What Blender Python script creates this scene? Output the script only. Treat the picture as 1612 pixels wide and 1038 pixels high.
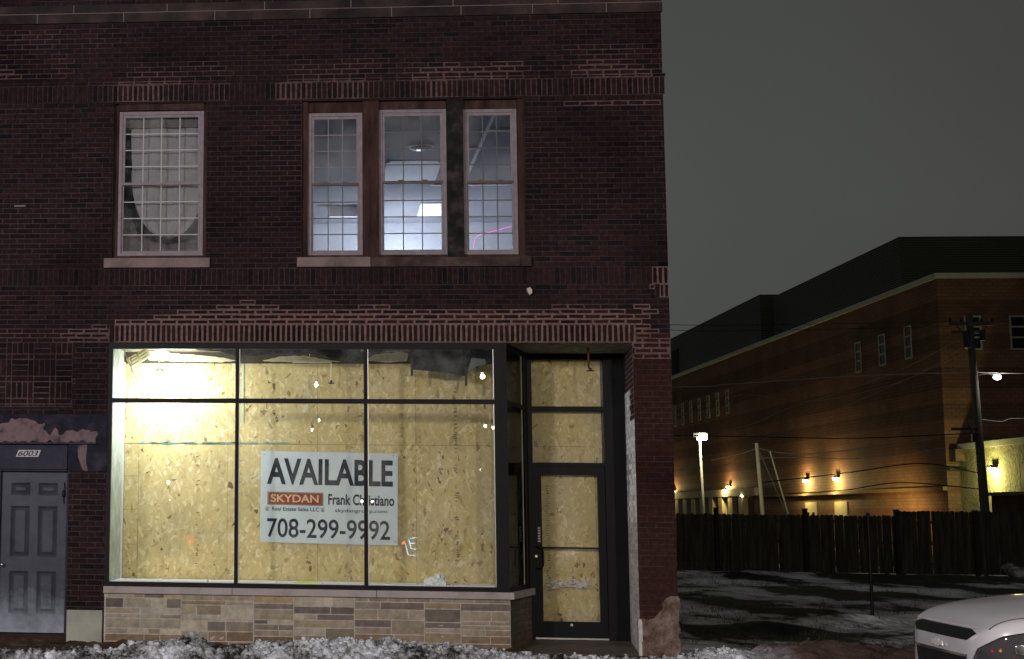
import bpy, math, random
from math import radians as RD, sin, cos, pi
from mathutils import Vector, Matrix, noise
from mathutils.bvhtree import BVHTree
random.seed(7)
S = bpy.context.scene
for o in list(bpy.data.objects): bpy.data.objects.remove(o)
COL = S.collection

# ------------------------------------------------------------ camera
yaw, pitch, roll = RD(-5.10486), RD(6.84326), RD(0.64358)
Fw = Vector((sin(yaw)*cos(pitch), cos(yaw)*cos(pitch), sin(pitch)))
Rt = Vector((cos(yaw), -sin(yaw), 0)); Up = Rt.cross(Fw)
R2 = Rt*cos(roll)+Up*sin(roll); U2 = -Rt*sin(roll)+Up*cos(roll)
cd = bpy.data.cameras.new('camera'); cam = bpy.data.objects.new('camera', cd); COL.objects.link(cam)
M = Matrix((R2, U2, -Fw)).transposed().to_4x4(); M.translation = Vector((0, -18, 1.68)); cam.matrix_world = M
cd.sensor_width = 36; cd.sensor_fit = 'HORIZONTAL'; cd.lens = 2212.14/1612*36
cd.shift_x = (806-305.12)/1612; cd.shift_y = (542.19-519)/1612
cd.clip_start = .1; cd.clip_end = 2000
S.camera = cam
S.view_settings.view_transform = 'Standard'; S.view_settings.look = 'None'
S.view_settings.exposure = 0; S.view_settings.gamma = 1
S.render.engine = 'CYCLES'
S.cycles.max_bounces = 6; S.cycles.transparent_max_bounces = 16

# ------------------------------------------------------------ world: overcast night sky, city glow
W = bpy.data.worlds.new("World"); S.world = W; W.use_nodes = True
nt = W.node_tree; nt.nodes.clear()
wo = nt.nodes.new('ShaderNodeOutputWorld'); bg = nt.nodes.new('ShaderNodeBackground')
tc = nt.nodes.new('ShaderNodeTexCoord'); sp = nt.nodes.new('ShaderNodeSeparateXYZ')
mr = nt.nodes.new('ShaderNodeMapRange'); mr.inputs[1].default_value = 0; mr.inputs[2].default_value = .8
rp = nt.nodes.new('ShaderNodeValToRGB')
e = rp.color_ramp.elements; e[0].position = 0; e[0].color = (.062, .062, .054, 1); e[1].position = 1; e[1].color = (.040, .040, .041, 1)
m_ = rp.color_ramp.elements.new(.25); m_.color = (.072, .074, .071, 1)
nz = nt.nodes.new('ShaderNodeTexNoise'); nz.inputs['Scale'].default_value = 3.2; nz.inputs['Detail'].default_value = 6
mx = nt.nodes.new('ShaderNodeMixRGB'); mx.blend_type = 'MULTIPLY'; mx.inputs[0].default_value = .30
L = nt.links.new
L(tc.outputs['Generated'], sp.inputs[0]); L(sp.outputs[2], mr.inputs[0]); L(mr.outputs[0], rp.inputs[0])
L(tc.outputs['Generated'], nz.inputs['Vector']); L(rp.outputs[0], mx.inputs[1]); L(nz.outputs[0], mx.inputs[2])
gx = nt.nodes.new('ShaderNodeMapRange'); gx.inputs[1].default_value = .10; gx.inputs[2].default_value = .52; gx.inputs[3].default_value = 0; gx.inputs[4].default_value = 1
tr_ = nt.nodes.new('ShaderNodeMixRGB'); tr_.inputs[1].default_value = (1.34, 1.39, 1.36, 1); tr_.inputs[2].default_value = (.84, .82, .80, 1)
mg = nt.nodes.new('ShaderNodeMixRGB'); mg.blend_type = 'MULTIPLY'; mg.inputs[0].default_value = 1
L(sp.outputs[0], gx.inputs[0]); L(gx.outputs[0], tr_.inputs[0]); L(mx.outputs[0], mg.inputs[1]); L(tr_.outputs[0], mg.inputs[2])
L(mg.outputs[0], bg.inputs[0]); bg.inputs[1].default_value = 1.0; L(bg.outputs[0], wo.inputs[0])

# ------------------------------------------------------------ light strengths (lamps sit inside their fixtures below)
P_STREET_A, P_STREET_B, P_STREET_C, P_WORK, P_ROOM = 7400, 2900, 2300, 235, 210
C_STREET = (.98, .90, .97); C_WARM = (1, .87, .74)

def lamp(name, kind, loc, energy, color, parent=None, size=.1, target=None, cone=None, blend=.5, spec=1.0):
    l = bpy.data.lights.new(name, kind); l.energy = energy; l.color = color
    if kind == 'AREA': l.size = size
    else: l.shadow_soft_size = size
    if kind == 'SPOT': l.spot_size = cone; l.spot_blend = blend
    l.specular_factor = spec
    o = bpy.data.objects.new(name, l); COL.objects.link(o)
    o.location = loc
    if target is not None:
        o.rotation_euler = (Vector(target)-Vector(loc)).to_track_quat('-Z', 'Y').to_euler()
    if parent is not None:
        bpy.context.view_layer.update()
        o.parent = parent; o.matrix_parent_inverse = Matrix.Translation(-Vector(parent.location))
    return o

# ------------------------------------------------------------ materials
def mat(name, base=(.5, .5, .5), rough=.7, metal=0, emit=None, es=0, spec=.12):
    m = bpy.data.materials.new(name); m.use_nodes = True
    b = m.node_tree.nodes['Principled BSDF']
    b.inputs['Base Color'].default_value = (*base, 1); b.inputs['Roughness'].default_value = rough
    b.inputs['Metallic'].default_value = metal; b.inputs['Specular IOR Level'].default_value = spec
    if emit: b.inputs['Emission Color'].default_value = (*emit, 1); b.inputs['Emission Strength'].default_value = es
    return m
def N(m, t, **kw):
    n = m.node_tree.nodes.new(t)
    for k, v in kw.items():
        if k.startswith('i_'): n.inputs[k[2:].replace('_', ' ')].default_value = v
        else: setattr(n, k, v)
    return n
def LK(m, a, b): m.node_tree.links.new(a, b)
def noisy(name, cols, scale=4, rough=.8, bump=.3, bscale=None, stretch=(1, 1, 1), detail=6, metal=0, spec=.12, pos=None, bdist=.02, rr=None):
    """principled surface whose colour runs through cols by noise, with bump"""
    m = mat(name, cols[0], rough, metal, spec=spec); b = m.node_tree.nodes['Principled BSDF']
    tc = N(m, 'ShaderNodeTexCoord'); mp = N(m, 'ShaderNodeMapping'); mp.inputs['Scale'].default_value = stretch
    LK(m, tc.outputs['Object'], mp.inputs[0])
    n = N(m, 'ShaderNodeTexNoise', i_Scale=scale, i_Detail=detail, i_Roughness=.62); LK(m, mp.outputs[0], n.inputs['Vector'])
    r = N(m, 'ShaderNodeValToRGB'); el = r.color_ramp.elements
    k = len(cols); ps = pos or [.32+.36*i/(k-1) for i in range(k)]
    el[0].position = ps[0]; el[0].color = (*cols[0], 1); el[1].position = ps[-1]; el[1].color = (*cols[-1], 1)
    for i in range(1, k-1):
        q = el.new(ps[i]); q.color = (*cols[i], 1)
    LK(m, n.outputs[0], r.inputs[0]); LK(m, r.outputs[0], b.inputs['Base Color'])
    if bump:
        n2 = N(m, 'ShaderNodeTexNoise', i_Scale=bscale or scale*4, i_Detail=5); LK(m, mp.outputs[0], n2.inputs['Vector'])
        bp = N(m, 'ShaderNodeBump', i_Strength=bump, i_Distance=bdist); LK(m, n2.outputs[0], bp.inputs['Height']); LK(m, bp.outputs[0], b.inputs['Normal'])
    if rr:
        mr = N(m, 'ShaderNodeMapRange'); mr.inputs[3].default_value = rr[0]; mr.inputs[4].default_value = rr[1]
        LK(m, n.outputs[0], mr.inputs[0]); LK(m, mr.outputs[0], b.inputs['Roughness'])
    return m
def attrmat(name, rough=.85, bump=.5, bscale=60, mixs=.5, nscale=14, spec=.08):
    """colour from the Col attribute (each brick or stone has its own), broken up by noise"""
    m = mat(name, (.1, .1, .1), rough, spec=spec); b = m.node_tree.nodes['Principled BSDF']
    a = N(m, 'ShaderNodeAttribute', attribute_name='Col'); tc = N(m, 'ShaderNodeTexCoord')
    n = N(m, 'ShaderNodeTexNoise', i_Scale=nscale, i_Detail=8, i_Roughness=.7); LK(m, tc.outputs['Object'], n.inputs['Vector'])
    mr = N(m, 'ShaderNodeMapRange'); mr.inputs[1].default_value = .3; mr.inputs[2].default_value = .7; mr.inputs[3].default_value = 1-mixs; mr.inputs[4].default_value = 1+mixs
    LK(m, n.outputs[0], mr.inputs[0])
    mu = N(m, 'ShaderNodeVectorMath', operation='SCALE'); LK(m, a.outputs['Color'], mu.inputs[0]); LK(m, mr.outputs[0], mu.inputs['Scale']); LK(m, mu.outputs[0], b.inputs['Base Color'])
    n2 = N(m, 'ShaderNodeTexNoise', i_Scale=bscale, i_Detail=4); LK(m, tc.outputs['Object'], n2.inputs['Vector'])
    bp = N(m, 'ShaderNodeBump', i_Strength=bump, i_Distance=.01); LK(m, n2.outputs[0], bp.inputs['Height']); LK(m, bp.outputs[0], b.inputs['Normal'])
    return m
def glassmat(name, tint=(1, 1, 1), refl=1.0, rough=0.0, dirt=0.0):
    m = bpy.data.materials.new(name); m.use_nodes = True; t = m.node_tree; t.nodes.clear()
    o = N(m, 'ShaderNodeOutputMaterial'); mixs = N(m, 'ShaderNodeMixShader'); tr = N(m, 'ShaderNodeBsdfTransparent'); gl = N(m, 'ShaderNodeBsdfGlossy')
    tr.inputs[0].default_value = (*tint, 1); gl.inputs['Roughness'].default_value = rough; gl.inputs[0].default_value = (refl, refl, refl, 1)
    fr = N(m, 'ShaderNodeFresnel', i_IOR=1.5); LK(m, fr.outputs[0], mixs.inputs[0]); LK(m, tr.outputs[0], mixs.inputs[1]); LK(m, gl.outputs[0], mixs.inputs[2])
    out = mixs.outputs[0]
    if dirt:
        d = N(m, 'ShaderNodeBsdfDiffuse'); d.inputs[0].default_value = (.7, .72, .7, 1)
        tcn = N(m, 'ShaderNodeTexCoord'); nn = N(m, 'ShaderNodeTexNoise', i_Scale=1.7, i_Detail=7, i_Roughness=.65); LK(m, tcn.outputs['Object'], nn.inputs['Vector'])
        mr = N(m, 'ShaderNodeMapRange'); mr.inputs[1].default_value = .42; mr.inputs[2].default_value = .8; mr.inputs[3].default_value = .0; mr.inputs[4].default_value = dirt
        LK(m, nn.outputs[0], mr.inputs[0]); m2 = N(m, 'ShaderNodeMixShader'); LK(m, mr.outputs[0], m2.inputs[0]); LK(m, out, m2.inputs[1]); LK(m, d.outputs[0], m2.inputs[2]); out = m2.outputs[0]
    LK(m, out, o.inputs[0]); return m
def osbmat(name, dark=1.0):
    m = mat(name, (.5, .4, .2), .62, spec=.12); b = m.node_tree.nodes['Principled BSDF']
    tc = N(m, 'ShaderNodeTexCoord'); sp = N(m, 'ShaderNodeSeparateXYZ'); cb = N(m, 'ShaderNodeCombineXYZ')
    LK(m, tc.outputs['Object'], sp.inputs[0]); LK(m, sp.outputs[0], cb.inputs[0]); LK(m, sp.outputs[2], cb.inputs[1])
    wn = N(m, 'ShaderNodeTexNoise', i_Scale=3.5, i_Detail=2); LK(m, cb.outputs[0], wn.inputs['Vector'])
    cols = []
    for ang, sc, se in ((8, (30, 8, 1), 0), (-20, (26, 7.5, 1), 3.1), (38, (24, 7, 1), 7.7)):
        mp = N(m, 'ShaderNodeMapping'); mp.inputs['Rotation'].default_value = (0, 0, RD(ang)); mp.inputs['Location'].default_value = (se, se, 0); mp.vector_type = 'POINT'
        mp2 = N(m, 'ShaderNodeMapping'); mp2.inputs['Scale'].default_value = sc
        ad = N(m, 'ShaderNodeMixRGB', blend_type='ADD'); ad.inputs[0].default_value = .10
        LK(m, cb.outputs[0], ad.inputs[1]); LK(m, wn.outputs['Color'], ad.inputs[2])
        LK(m, ad.outputs[0], mp.inputs[0]); LK(m, mp.outputs[0], mp2.inputs[0])
        v = N(m, 'ShaderNodeTexVoronoi', i_Scale=1.0, i_Randomness=1.0); v.voronoi_dimensions = '2D'; LK(m, mp2.outputs[0], v.inputs['Vector'])
        s2 = N(m, 'ShaderNodeSeparateColor'); LK(m, v.outputs['Color'], s2.inputs[0])
        cols.append(s2.outputs[0])
    pick = N(m, 'ShaderNodeTexNoise', i_Scale=14, i_Detail=1); LK(m, cb.outputs[0], pick.inputs['Vector'])
    def mixv(f, a, c):
        x = N(m, 'ShaderNodeMixRGB'); LK(m, f, x.inputs[0]); LK(m, a, x.inputs[1]); LK(m, c, x.inputs[2]); return x.outputs[0]
    def step(src, th):
        x = N(m, 'ShaderNodeMath', operation='GREATER_THAN'); LK(m, src, x.inputs[0]); x.inputs[1].default_value = th; return x.outputs[0]
    v = mixv(step(pick.outputs[0], .5), cols[0], cols[1])
    pick2 = N(m, 'ShaderNodeTexNoise', i_Scale=11, i_Detail=1); mpx = N(m, 'ShaderNodeMapping'); mpx.inputs['Location'].default_value = (9, 4, 0)
    LK(m, cb.outputs[0], mpx.inputs[0]); LK(m, mpx.outputs[0], pick2.inputs['Vector'])
    v = mixv(step(pick2.outputs[0], .55), v, cols[2])
    r = N(m, 'ShaderNodeValToRGB'); el = r.color_ramp.elements
    k = dark
    el[0].position = 0; el[0].color = (.17*k, .10*k, .04*k, 1); el[1].position = 1; el[1].color = (.70*k, .61*k, .37*k, 1)
    for p, c in ((.014, (.34, .24, .11)), (.035, (.43, .325, .14)), (.13, (.50, .39, .175)), (.16, (.525, .415, .185)), (.50, (.54, .43, .195)), (.82, (.58, .475, .235))):
        q = el.new(p); q.color = (c[0]*k, c[1]*k, c[2]*k, 1)
    LK(m, v, r.inputs[0])
    big = N(m, 'ShaderNodeTexNoise', i_Scale=1.3, i_Detail=4); LK(m, cb.outputs[0], big.inputs['Vector'])
    mr = N(m, 'ShaderNodeMapRange'); mr.inputs[1].default_value = .3; mr.inputs[2].default_value = .7; mr.inputs[3].default_value = .84; mr.inputs[4].default_value = 1.1
    LK(m, big.outputs[0], mr.inputs[0])
    mu = N(m, 'ShaderNodeVectorMath', operation='SCALE'); LK(m, r.outputs[0], mu.inputs[0]); LK(m, mr.outputs[0], mu.inputs['Scale']); LK(m, mu.outputs[0], b.inputs['Base Color'])
    bp = N(m, 'ShaderNodeBump', i_Strength=.35, i_Distance=.002); LK(m, v, bp.inputs['Height']); LK(m, bp.outputs[0], b.inputs['Normal'])
    return m

MT = {}
MT['brick'] = attrmat('brick_and_mortar', .85, .6, 70, .45, 16)
MT['ashlar'] = attrmat('split_faced_limestone', .85, 1.0, 28, .30, 9)
MT['wallcore'] = noisy('soot_brick_core', [(.018, .012, .012), (.04, .024, .022)], 6)
MT['limestone'] = noisy('weathered_limestone', [(.13, .10, .095), (.20, .155, .145), (.24, .19, .18)], 3, .85, .5, 30)
MT['limedark'] = noisy('sooty_limestone_course', [(.016, .014, .014), (.034, .027, .026), (.075, .048, .044)], 1.6, .85, .5, 30)
MT['sillstone'] = noisy('cut_stone_sill', [(.30, .265, .255), (.38, .34, .325), (.42, .38, .365)], 3, .8, .4, 40)
MT['baseblock'] = noisy('smooth_stone_block', [(.25, .26, .22), (.33, .34, .29), (.37, .38, .32)], 3, .8, .3, 25)
MT['frame'] = noisy('dark_bronze_aluminium', [(.005, .0055, .007), (.008, .0085, .010)], 5, .5, 0, spec=.12)
MT['vinyl'] = noisy('off_white_vinyl', [(.20, .17, .19), (.27, .235, .255)], 9, .5, .1)
MT['vinyldark'] = noisy('aged_vinyl_rail', [(.10, .075, .075), (.14, .11, .11)], 9, .5, .1)
MT['muntin'] = mat('white_grille_bar', (.44, .42, .44), .5)
MT['muntingrey'] = mat('grey_grille_bar', (.12, .12, .13), .5)
MT['mullstone'] = noisy('rusty_painted_mullion', [(.022, .012, .011), (.050, .026, .022), (.075, .042, .036)], 7, .8, .5, 40, stretch=(1, 1, .25))
MT['mulldark'] = noisy('sooty_mullion', [(.008, .008, .009), (.02, .018, .018), (.06, .052, .048)], 5, .9, .5, 30)
MT['glass'] = glassmat('clear_glass', (.97, .98, .97), 1, 0, .10)
MT['glass_side'] = glassmat('side_glass', (.97, .98, .97), .35, 0, .06)
MT['glass_up'] = glassmat('upper_glass', (.9, .9, .93), 1, 0, .12)
MT['osb'] = osbmat('oriented_strand_board')
MT['osb2'] = osbmat('oriented_strand_board_door', .92)
MT['drywall'] = noisy('taped_drywall', [(.26, .32, .27), (.36, .40, .35), (.50, .52, .46)], 5, .8, .2, 20)
MT['whitewood'] = noisy('white_painted_wood', [(.6, .6, .58), (.72, .72, .70)], 8, .6, .1)
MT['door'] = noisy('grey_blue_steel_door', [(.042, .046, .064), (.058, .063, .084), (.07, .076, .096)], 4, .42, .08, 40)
m = MT['door']; b = m.node_tree.nodes['Principled BSDF']; src = b.inputs['Base Color'].links[0].from_socket   # low light on the foot of the door, painted in as a paler tone
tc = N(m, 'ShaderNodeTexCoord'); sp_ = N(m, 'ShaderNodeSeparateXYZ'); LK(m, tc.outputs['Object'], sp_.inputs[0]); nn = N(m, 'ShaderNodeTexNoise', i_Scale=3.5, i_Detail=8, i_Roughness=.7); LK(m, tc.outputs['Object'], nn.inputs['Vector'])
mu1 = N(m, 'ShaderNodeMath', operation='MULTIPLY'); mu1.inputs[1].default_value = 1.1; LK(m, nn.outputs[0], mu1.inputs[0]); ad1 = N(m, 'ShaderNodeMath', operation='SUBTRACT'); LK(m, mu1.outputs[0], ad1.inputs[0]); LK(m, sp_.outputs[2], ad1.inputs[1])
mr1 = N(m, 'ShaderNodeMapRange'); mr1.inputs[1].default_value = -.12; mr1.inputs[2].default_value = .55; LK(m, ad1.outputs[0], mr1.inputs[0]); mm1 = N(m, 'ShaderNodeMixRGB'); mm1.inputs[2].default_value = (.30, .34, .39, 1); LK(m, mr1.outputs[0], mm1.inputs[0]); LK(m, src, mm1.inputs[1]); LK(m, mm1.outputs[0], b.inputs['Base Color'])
MT['doorframe'] = noisy('dark_blue_painted_frame', [(.018, .019, .032), (.032, .032, .05)], 6, .55, .2, 30)
MT['stuccopink'] = noisy('bare_pinkish_plaster', [(.035, .03, .04), (.12, .085, .095), (.17, .118, .125), (.20, .14, .145)], 7, .9, .6, 40, detail=12, pos=[.33, .40, .5, .65])
MT['stuccodark'] = noisy('dark_painted_plaster', [(.012, .013, .020), (.022, .022, .034), (.05, .045, .062)], 4, .9, .8, 20)
MT['stuccotan'] = noisy('patched_tan_stucco', [(.06, .034, .028), (.15, .092, .076), (.20, .14, .12), (.30, .24, .21)], 6, .9, 1.0, 18, detail=12, pos=[.34, .44, .54, .68], bdist=.04)
MT['whitepaint'] = noisy('flaking_white_paint', [(.45, .44, .42), (.72, .71, .68)], 12, .8, .6, 60)
MT['concrete'] = noisy('damp_concrete', [(.075, .062, .050), (.12, .10, .08), (.15, .125, .10)], 3, .6, .3, 30)
MT['black_plastic'] = noisy('black_plastic_sheet', [(.006, .007, .009), (.016, .019, .024)], 5, .5, .8, 12, bdist=.05, spec=.15)
MT['metalw'] = mat('galvanised_pipe', (.62, .55, .42), .45, .3)
MT['darkmetal'] = mat('dark_iron', (.03, .028, .027), .5, .5)
MT['silver'] = mat('satin_aluminium', (.5, .5, .52), .35, .9)

def setp(o, label=None, cat=None, group=None, kind=None):
    if label: o['label'] = label
    if cat: o['category'] = cat
    if group: o['group'] = group
    if kind: o['kind'] = kind
    return o
def empty(name, loc, label=None, cat=None, group=None):
    o = bpy.data.objects.new(name, None); COL.objects.link(o); o.location = loc; o.empty_display_size = .2
    return setp(o, label, cat, group)

# ------------------------------------------------------------ mesh builder (world metres)
class MB:
    def __init__(s): s.v = []; s.f = []; s.c = []; s.m = []; s.hascol = False
    def add(s, vs, fs, col=None, mi=0):
        k = len(s.v); s.v += [tuple(v) for v in vs]
        for f in fs:
            s.f.append([i+k for i in f]); s.c.append(col or (.5, .5, .5)); s.m.append(mi)
        if col: s.hascol = True
        return s
    def box(s, a, b, col=None, mi=0, skip=()):
        x0, y0, z0 = (min(a[i], b[i]) for i in range(3)); x1, y1, z1 = (max(a[i], b[i]) for i in range(3))
        vs = [(x0, y0, z0), (x1, y0, z0), (x1, y1, z0), (x0, y1, z0), (x0, y0, z1), (x1, y0, z1), (x1, y1, z1), (x0, y1, z1)]
        fs = {'b': (0, 3, 2, 1), 't': (4, 5, 6, 7), 'f': (0, 1, 5, 4), 'r': (1, 2, 6, 5), 'k': (2, 3, 7, 6), 'l': (3, 0, 4, 7)}
        return s.add(vs, [f for k, f in fs.items() if k not in skip], col, mi)
    def prism(s, pts, y0, y1, col=None, mi=0):
        """outline in (x,z), thickness along y"""
        n = len(pts); vs = [(x, y0, z) for x, z in pts]+[(x, y1, z) for x, z in pts]
        ar = sum(pts[i][0]*pts[(i+1) % n][1]-pts[(i+1) % n][0]*pts[i][1] for i in range(n))
        fr = list(range(n)); bk = list(range(2*n-1, n-1, -1))
        sd = [(i, i+n, (i+1) % n+n, (i+1) % n) for i in range(n)]
        if ar < 0: fr = fr[::-1]; bk = bk[::-1]; sd = [q[::-1] for q in sd]
        return s.add(vs, [fr, bk]+sd, col, mi)
    def vprism(s, pts, z0, z1, col=None, mi=0):
        """outline in (x,y), extruded in z"""
        n = len(pts); vs = [(x, y, z0) for x, y in pts]+[(x, y, z1) for x, y in pts]
        ar = sum(pts[i][0]*pts[(i+1) % n][1]-pts[(i+1) % n][0]*pts[i][1] for i in range(n))
        bt = list(range(n))[::-1]; tp = list(range(n, 2*n)); sd = [(i, (i+1) % n, (i+1) % n+n, i+n) for i in range(n)]
        if ar < 0: bt = bt[::-1]; tp = tp[::-1]; sd = [q[::-1] for q in sd]
        return s.add(vs, [bt, tp]+sd, col, mi)
    def tube(s, pts, r, n=8, col=None, mi=0, r2=None, cap=True):
        pts = [Vector(p) for p in pts]; k = len(pts); rings = []
        for i, p in enumerate(pts):
            d = (pts[min(i+1, k-1)]-pts[max(i-1, 0)]).normalized()
            a = d.cross(Vector((0, 0, 1)) if abs(d.z) < .9 else Vector((1, 0, 0))).normalized(); b = d.cross(a)
            rr = r if r2 is None else r+(r2-r)*i/(k-1)
            rings.append([p+(a*cos(2*pi*j/n)+b*sin(2*pi*j/n))*rr for j in range(n)])
        vs = [v for q in rings for v in q]; fs = []
        for i in range(k-1):
            for j in range(n): fs.append((i*n+j, (i+1)*n+j, (i+1)*n+(j+1) % n, i*n+(j+1) % n))
        if cap: fs.append(list(range(n))); fs.append([(k-1)*n+j for j in range(n)][::-1])
        return s.add(vs, fs, col, mi)
    def lathe(s, c, prof, n=16, col=None, mi=0):
        vs = []; fs = []
        for r, z in prof: vs += [(c[0]+r*cos(2*pi*j/n), c[1]+r*sin(2*pi*j/n), c[2]+z) for j in range(n)]
        for i in range(len(prof)-1):
            for j in range(n): fs.append((i*n+j, i*n+(j+1) % n, (i+1)*n+(j+1) % n, (i+1)*n+j))
        return s.add(vs, fs, col, mi)
    def build(s, name, m, parent=None, smooth=False, bevel=0):
        me = bpy.data.meshes.new(name)
        off = Vector(parent_world(parent)) if parent else Vector((0, 0, 0))
        me.from_pydata([tuple(Vector(v)-off) for v in s.v], [], s.f)
        for x in (m if isinstance(m, (list, tuple)) else [m]): me.materials.append(x)
        me.polygons.foreach_set('material_index', s.m)
        if s.hascol:
            at = me.color_attributes.new('Col', 'FLOAT_COLOR', 'CORNER'); buf = []
            for p in me.polygons: buf += list((*s.c[p.index], 1))*p.loop_total
            at.data.foreach_set('color', buf)
        if smooth: me.polygons.foreach_set('use_smooth', [True]*len(me.polygons))
        me.update()
        o = bpy.data.objects.new(name, me); COL.objects.link(o)
        if parent: o.parent = parent
        if bevel:
            b = o.modifiers.new('bevel', 'BEVEL'); b.width = bevel; b.segments = 2; b.limit_method = 'ANGLE'
        return o
def parent_world(p):
    v = Vector((0, 0, 0))
    while p: v += Vector(p.location); p = p.parent
    return v
def top(mb, name, m, base, **kw):
    """a one-mesh thing with its origin at base"""
    mb.v = [tuple(Vector(v)-Vector(base)) for v in mb.v]
    o = mb.build(name, m, None, **kw); o.location = base; return o

# ============================================================ GROUND
def fbm(x, y, z=0, o=4): return noise.fractal(Vector((x, y, z)), 1.0, 2.0, o)
lotm = noisy('patchy_snow_on_grass', [(.014, .017, .009), (.03, .034, .018), (.38, .385, .38), (.74, .75, .76)], .55, .9, 1.0, 4, stretch=(.60, .27, 1), detail=12, pos=[.40, .475, .505, .60], bdist=.25)
def gridmesh(x0, x1, y0, y1, nx, ny, hf):
    g = MB(); vs = [(x0+(x1-x0)*i/nx, y0+(y1-y0)*j/ny, 0) for j in range(ny+1) for i in range(nx+1)]
    vs = [(x, y, hf(x, y)) for x, y, _ in vs]
    g.add(vs, [(j*(nx+1)+i, j*(nx+1)+i+1, (j+1)*(nx+1)+i+1, (j+1)*(nx+1)+i) for j in range(ny) for i in range(nx)]); return g
g = MB(); g.add([(-900, -900, -.35), (900, -900, -.35), (900, 1500, -.35), (-900, 1500, -.35)], [(0, 1, 2, 3)])
setp(g.build('ground', noisy('dark_frozen_ground', [(.02, .02, .018), (.05, .05, .045)], .3, .9, .3, 3)), kind='structure')
def lot_h(x, y):
    h = .05*fbm(x*.5, y*.5)+.02*fbm(x*2.3, y*2.3, 3)
    h += .10*math.exp(-((y-26.5)/1.1)**2)*(1+.6*fbm(x*.4, 0, 9))
    h += .16*math.exp(-((x-8.6)/1.1)**2-((y-6.2)/.5)**2)+.12*math.exp(-((x-7.0)/.7)**2-((y-4.8)/.5)**2)
    edge = min(1, max(0, (x-4.5)/.5)); return -.02+h*edge
setp(gridmesh(4.2, 60, -1.6, 40, 330, 330, lot_h).build('lot', lotm, smooth=True), kind='structure')
g = MB(); rs = random.Random(12)
while len(g.f) < 16000:
    x = rs.uniform(4.8, 24); y = rs.uniform(-1.2, 27) if rs.random() < .6 else rs.uniform(-1.2, 12)
    if noise.noise(Vector((x*.33, y*.5, 21))) < -.02: continue
    z = lot_h(x, y)
    for k in range(7):
        a = rs.uniform(0, 6.28); l = rs.uniform(.03, .085)*(1.6 if rs.random() < .07 else 1); xx = x+rs.gauss(0, .06); yy = y+rs.gauss(0, .06); wd_ = rs.uniform(.003, .008)
        g.add([(xx-wd_*cos(a), yy-wd_*sin(a), z-.01), (xx+wd_*cos(a), yy+wd_*sin(a), z-.01), (xx+l*.7*sin(a*3), yy+l*.5*cos(a*2), z+l)], [(0, 1, 2)])
setp(g.build('grass', noisy('dead_winter_grass', [(.016, .018, .008), (.04, .038, .018), (.07, .06, .03)], 3, .9, 0)), 'sparse dead grass poking through the patchy snow of the lot', 'grass', kind='stuff')
g = MB(); g.box((4.2, 40, -.3), (120, 160, -.05)); g.box((60, -1.6, -.3), (120, 40, -.06))
setp(g.build('school_yard', noisy('worn_asphalt_with_snow', [(.03, .03, .028), (.05, .05, .045), (.2, .2, .19)], .2, .9, .2, pos=[.3, .55, .75])), kind='structure')
g = MB(); g.box((-60, -3.25, -.3), (60, -1.6, 0)); g.box((-60, -1.6, -.3), (4.2, 1.0, 0))
setp(g.build('sidewalk', noisy('wet_brown_sidewalk', [(.028, .017, .013), (.05, .03, .022), (.075, .05, .038)], 1.5, .45, .4, 20, rr=(.25, .6))), kind='structure')
g = MB(); g.box((-60, -3.42, -.3), (60, -3.254, .004))
setp(g.build('kerb', MT['concrete']), kind='structure')
g = MB(); g.box((-120, -21, -.32), (120, -3.424, -.02))
setp(g.build('road', noisy('wet_asphalt', [(.02, .02, .021), (.045, .045, .046), (.06, .06, .06)], 1.2, .4, .3, 60, rr=(.2, .55))), kind='structure')
g = MB(); g.box((-120, -40, -.32), (120, -21.004, 0))
setp(g.build('far_sidewalk', noisy('snowy_concrete_far', [(.10, .10, .10), (.3, .3, .3)], .8, .8, .3)), kind='structure')

# ============================================================ SNOW BANK along the kerb
prof = [(-9, .18), (-4.2, .20), (-3.4, .15), (-3.0, .21), (-2.73, .23), (-2.18, .22), (-1.7, .36), (-1.36, .35), (-1.02, .27), (-.68, .34), (-.34, .37), (.26, .36), (.79, .38), (1.45, .34), (1.85, .30), (2.17, .25), (2.63, .25), (3.15, .23), (3.53, .25), (3.85, .28), (4.24, .36), (4.6, .42), (4.88, .45), (5.38, .46), (6.0, .45), (7, .42), (9, .4), (14, .35)]
def ph(x):
    return .97*ph0(x)
def ph0(x):
    for (a, h), (b, k) in zip(prof, prof[1:]):
        if a <= x <= b: return h+(k-h)*(x-a)/(b-a)
    return .2
def bank_h(x, y):
    u = (y+2.85)/.95
    env = max(0, 1-abs(u)**2.2)
    if env <= 0: return -.06
    q = Vector((x*6, y*6, 0)); w = noise.noise(Vector((x*2.2, y*2.2, 5)))
    cell = noise.voronoi(Vector((x*9+w, y*9, .3)))[0]
    cell2 = noise.voronoi(Vector((x*19, y*19+w, 2)))[0]
    lump = (.5-cell[0])*.075+(.5-cell2[0])*.075+noise.fractal(q*1.6, .7, 2.2, 6)*.034
    k = 1 if x < 4.1 else max(.25, 1-(x-4.1)*1.5)
    return ph(x)*env*(.94+.22*noise.noise(Vector((x*1.9, y*2.3, 1)))+.10*noise.noise(Vector((x*5, y*5, 7))))+lump*k*min(1, env*2.5)-.02
snowm = mat('dirty_ploughed_snow', (.6, .6, .6), .75); b_ = snowm.node_tree.nodes['Principled BSDF']
tcs = N(snowm, 'ShaderNodeTexCoord'); spx = N(snowm, 'ShaderNodeSeparateXYZ'); LK(snowm, tcs.outputs['Object'], spx.inputs[0])
n1 = N(snowm, 'ShaderNodeTexNoise', i_Scale=1.3, i_Detail=12, i_Roughness=.80); LK(snowm, tcs.outputs['Object'], n1.inputs['Vector'])
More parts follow.
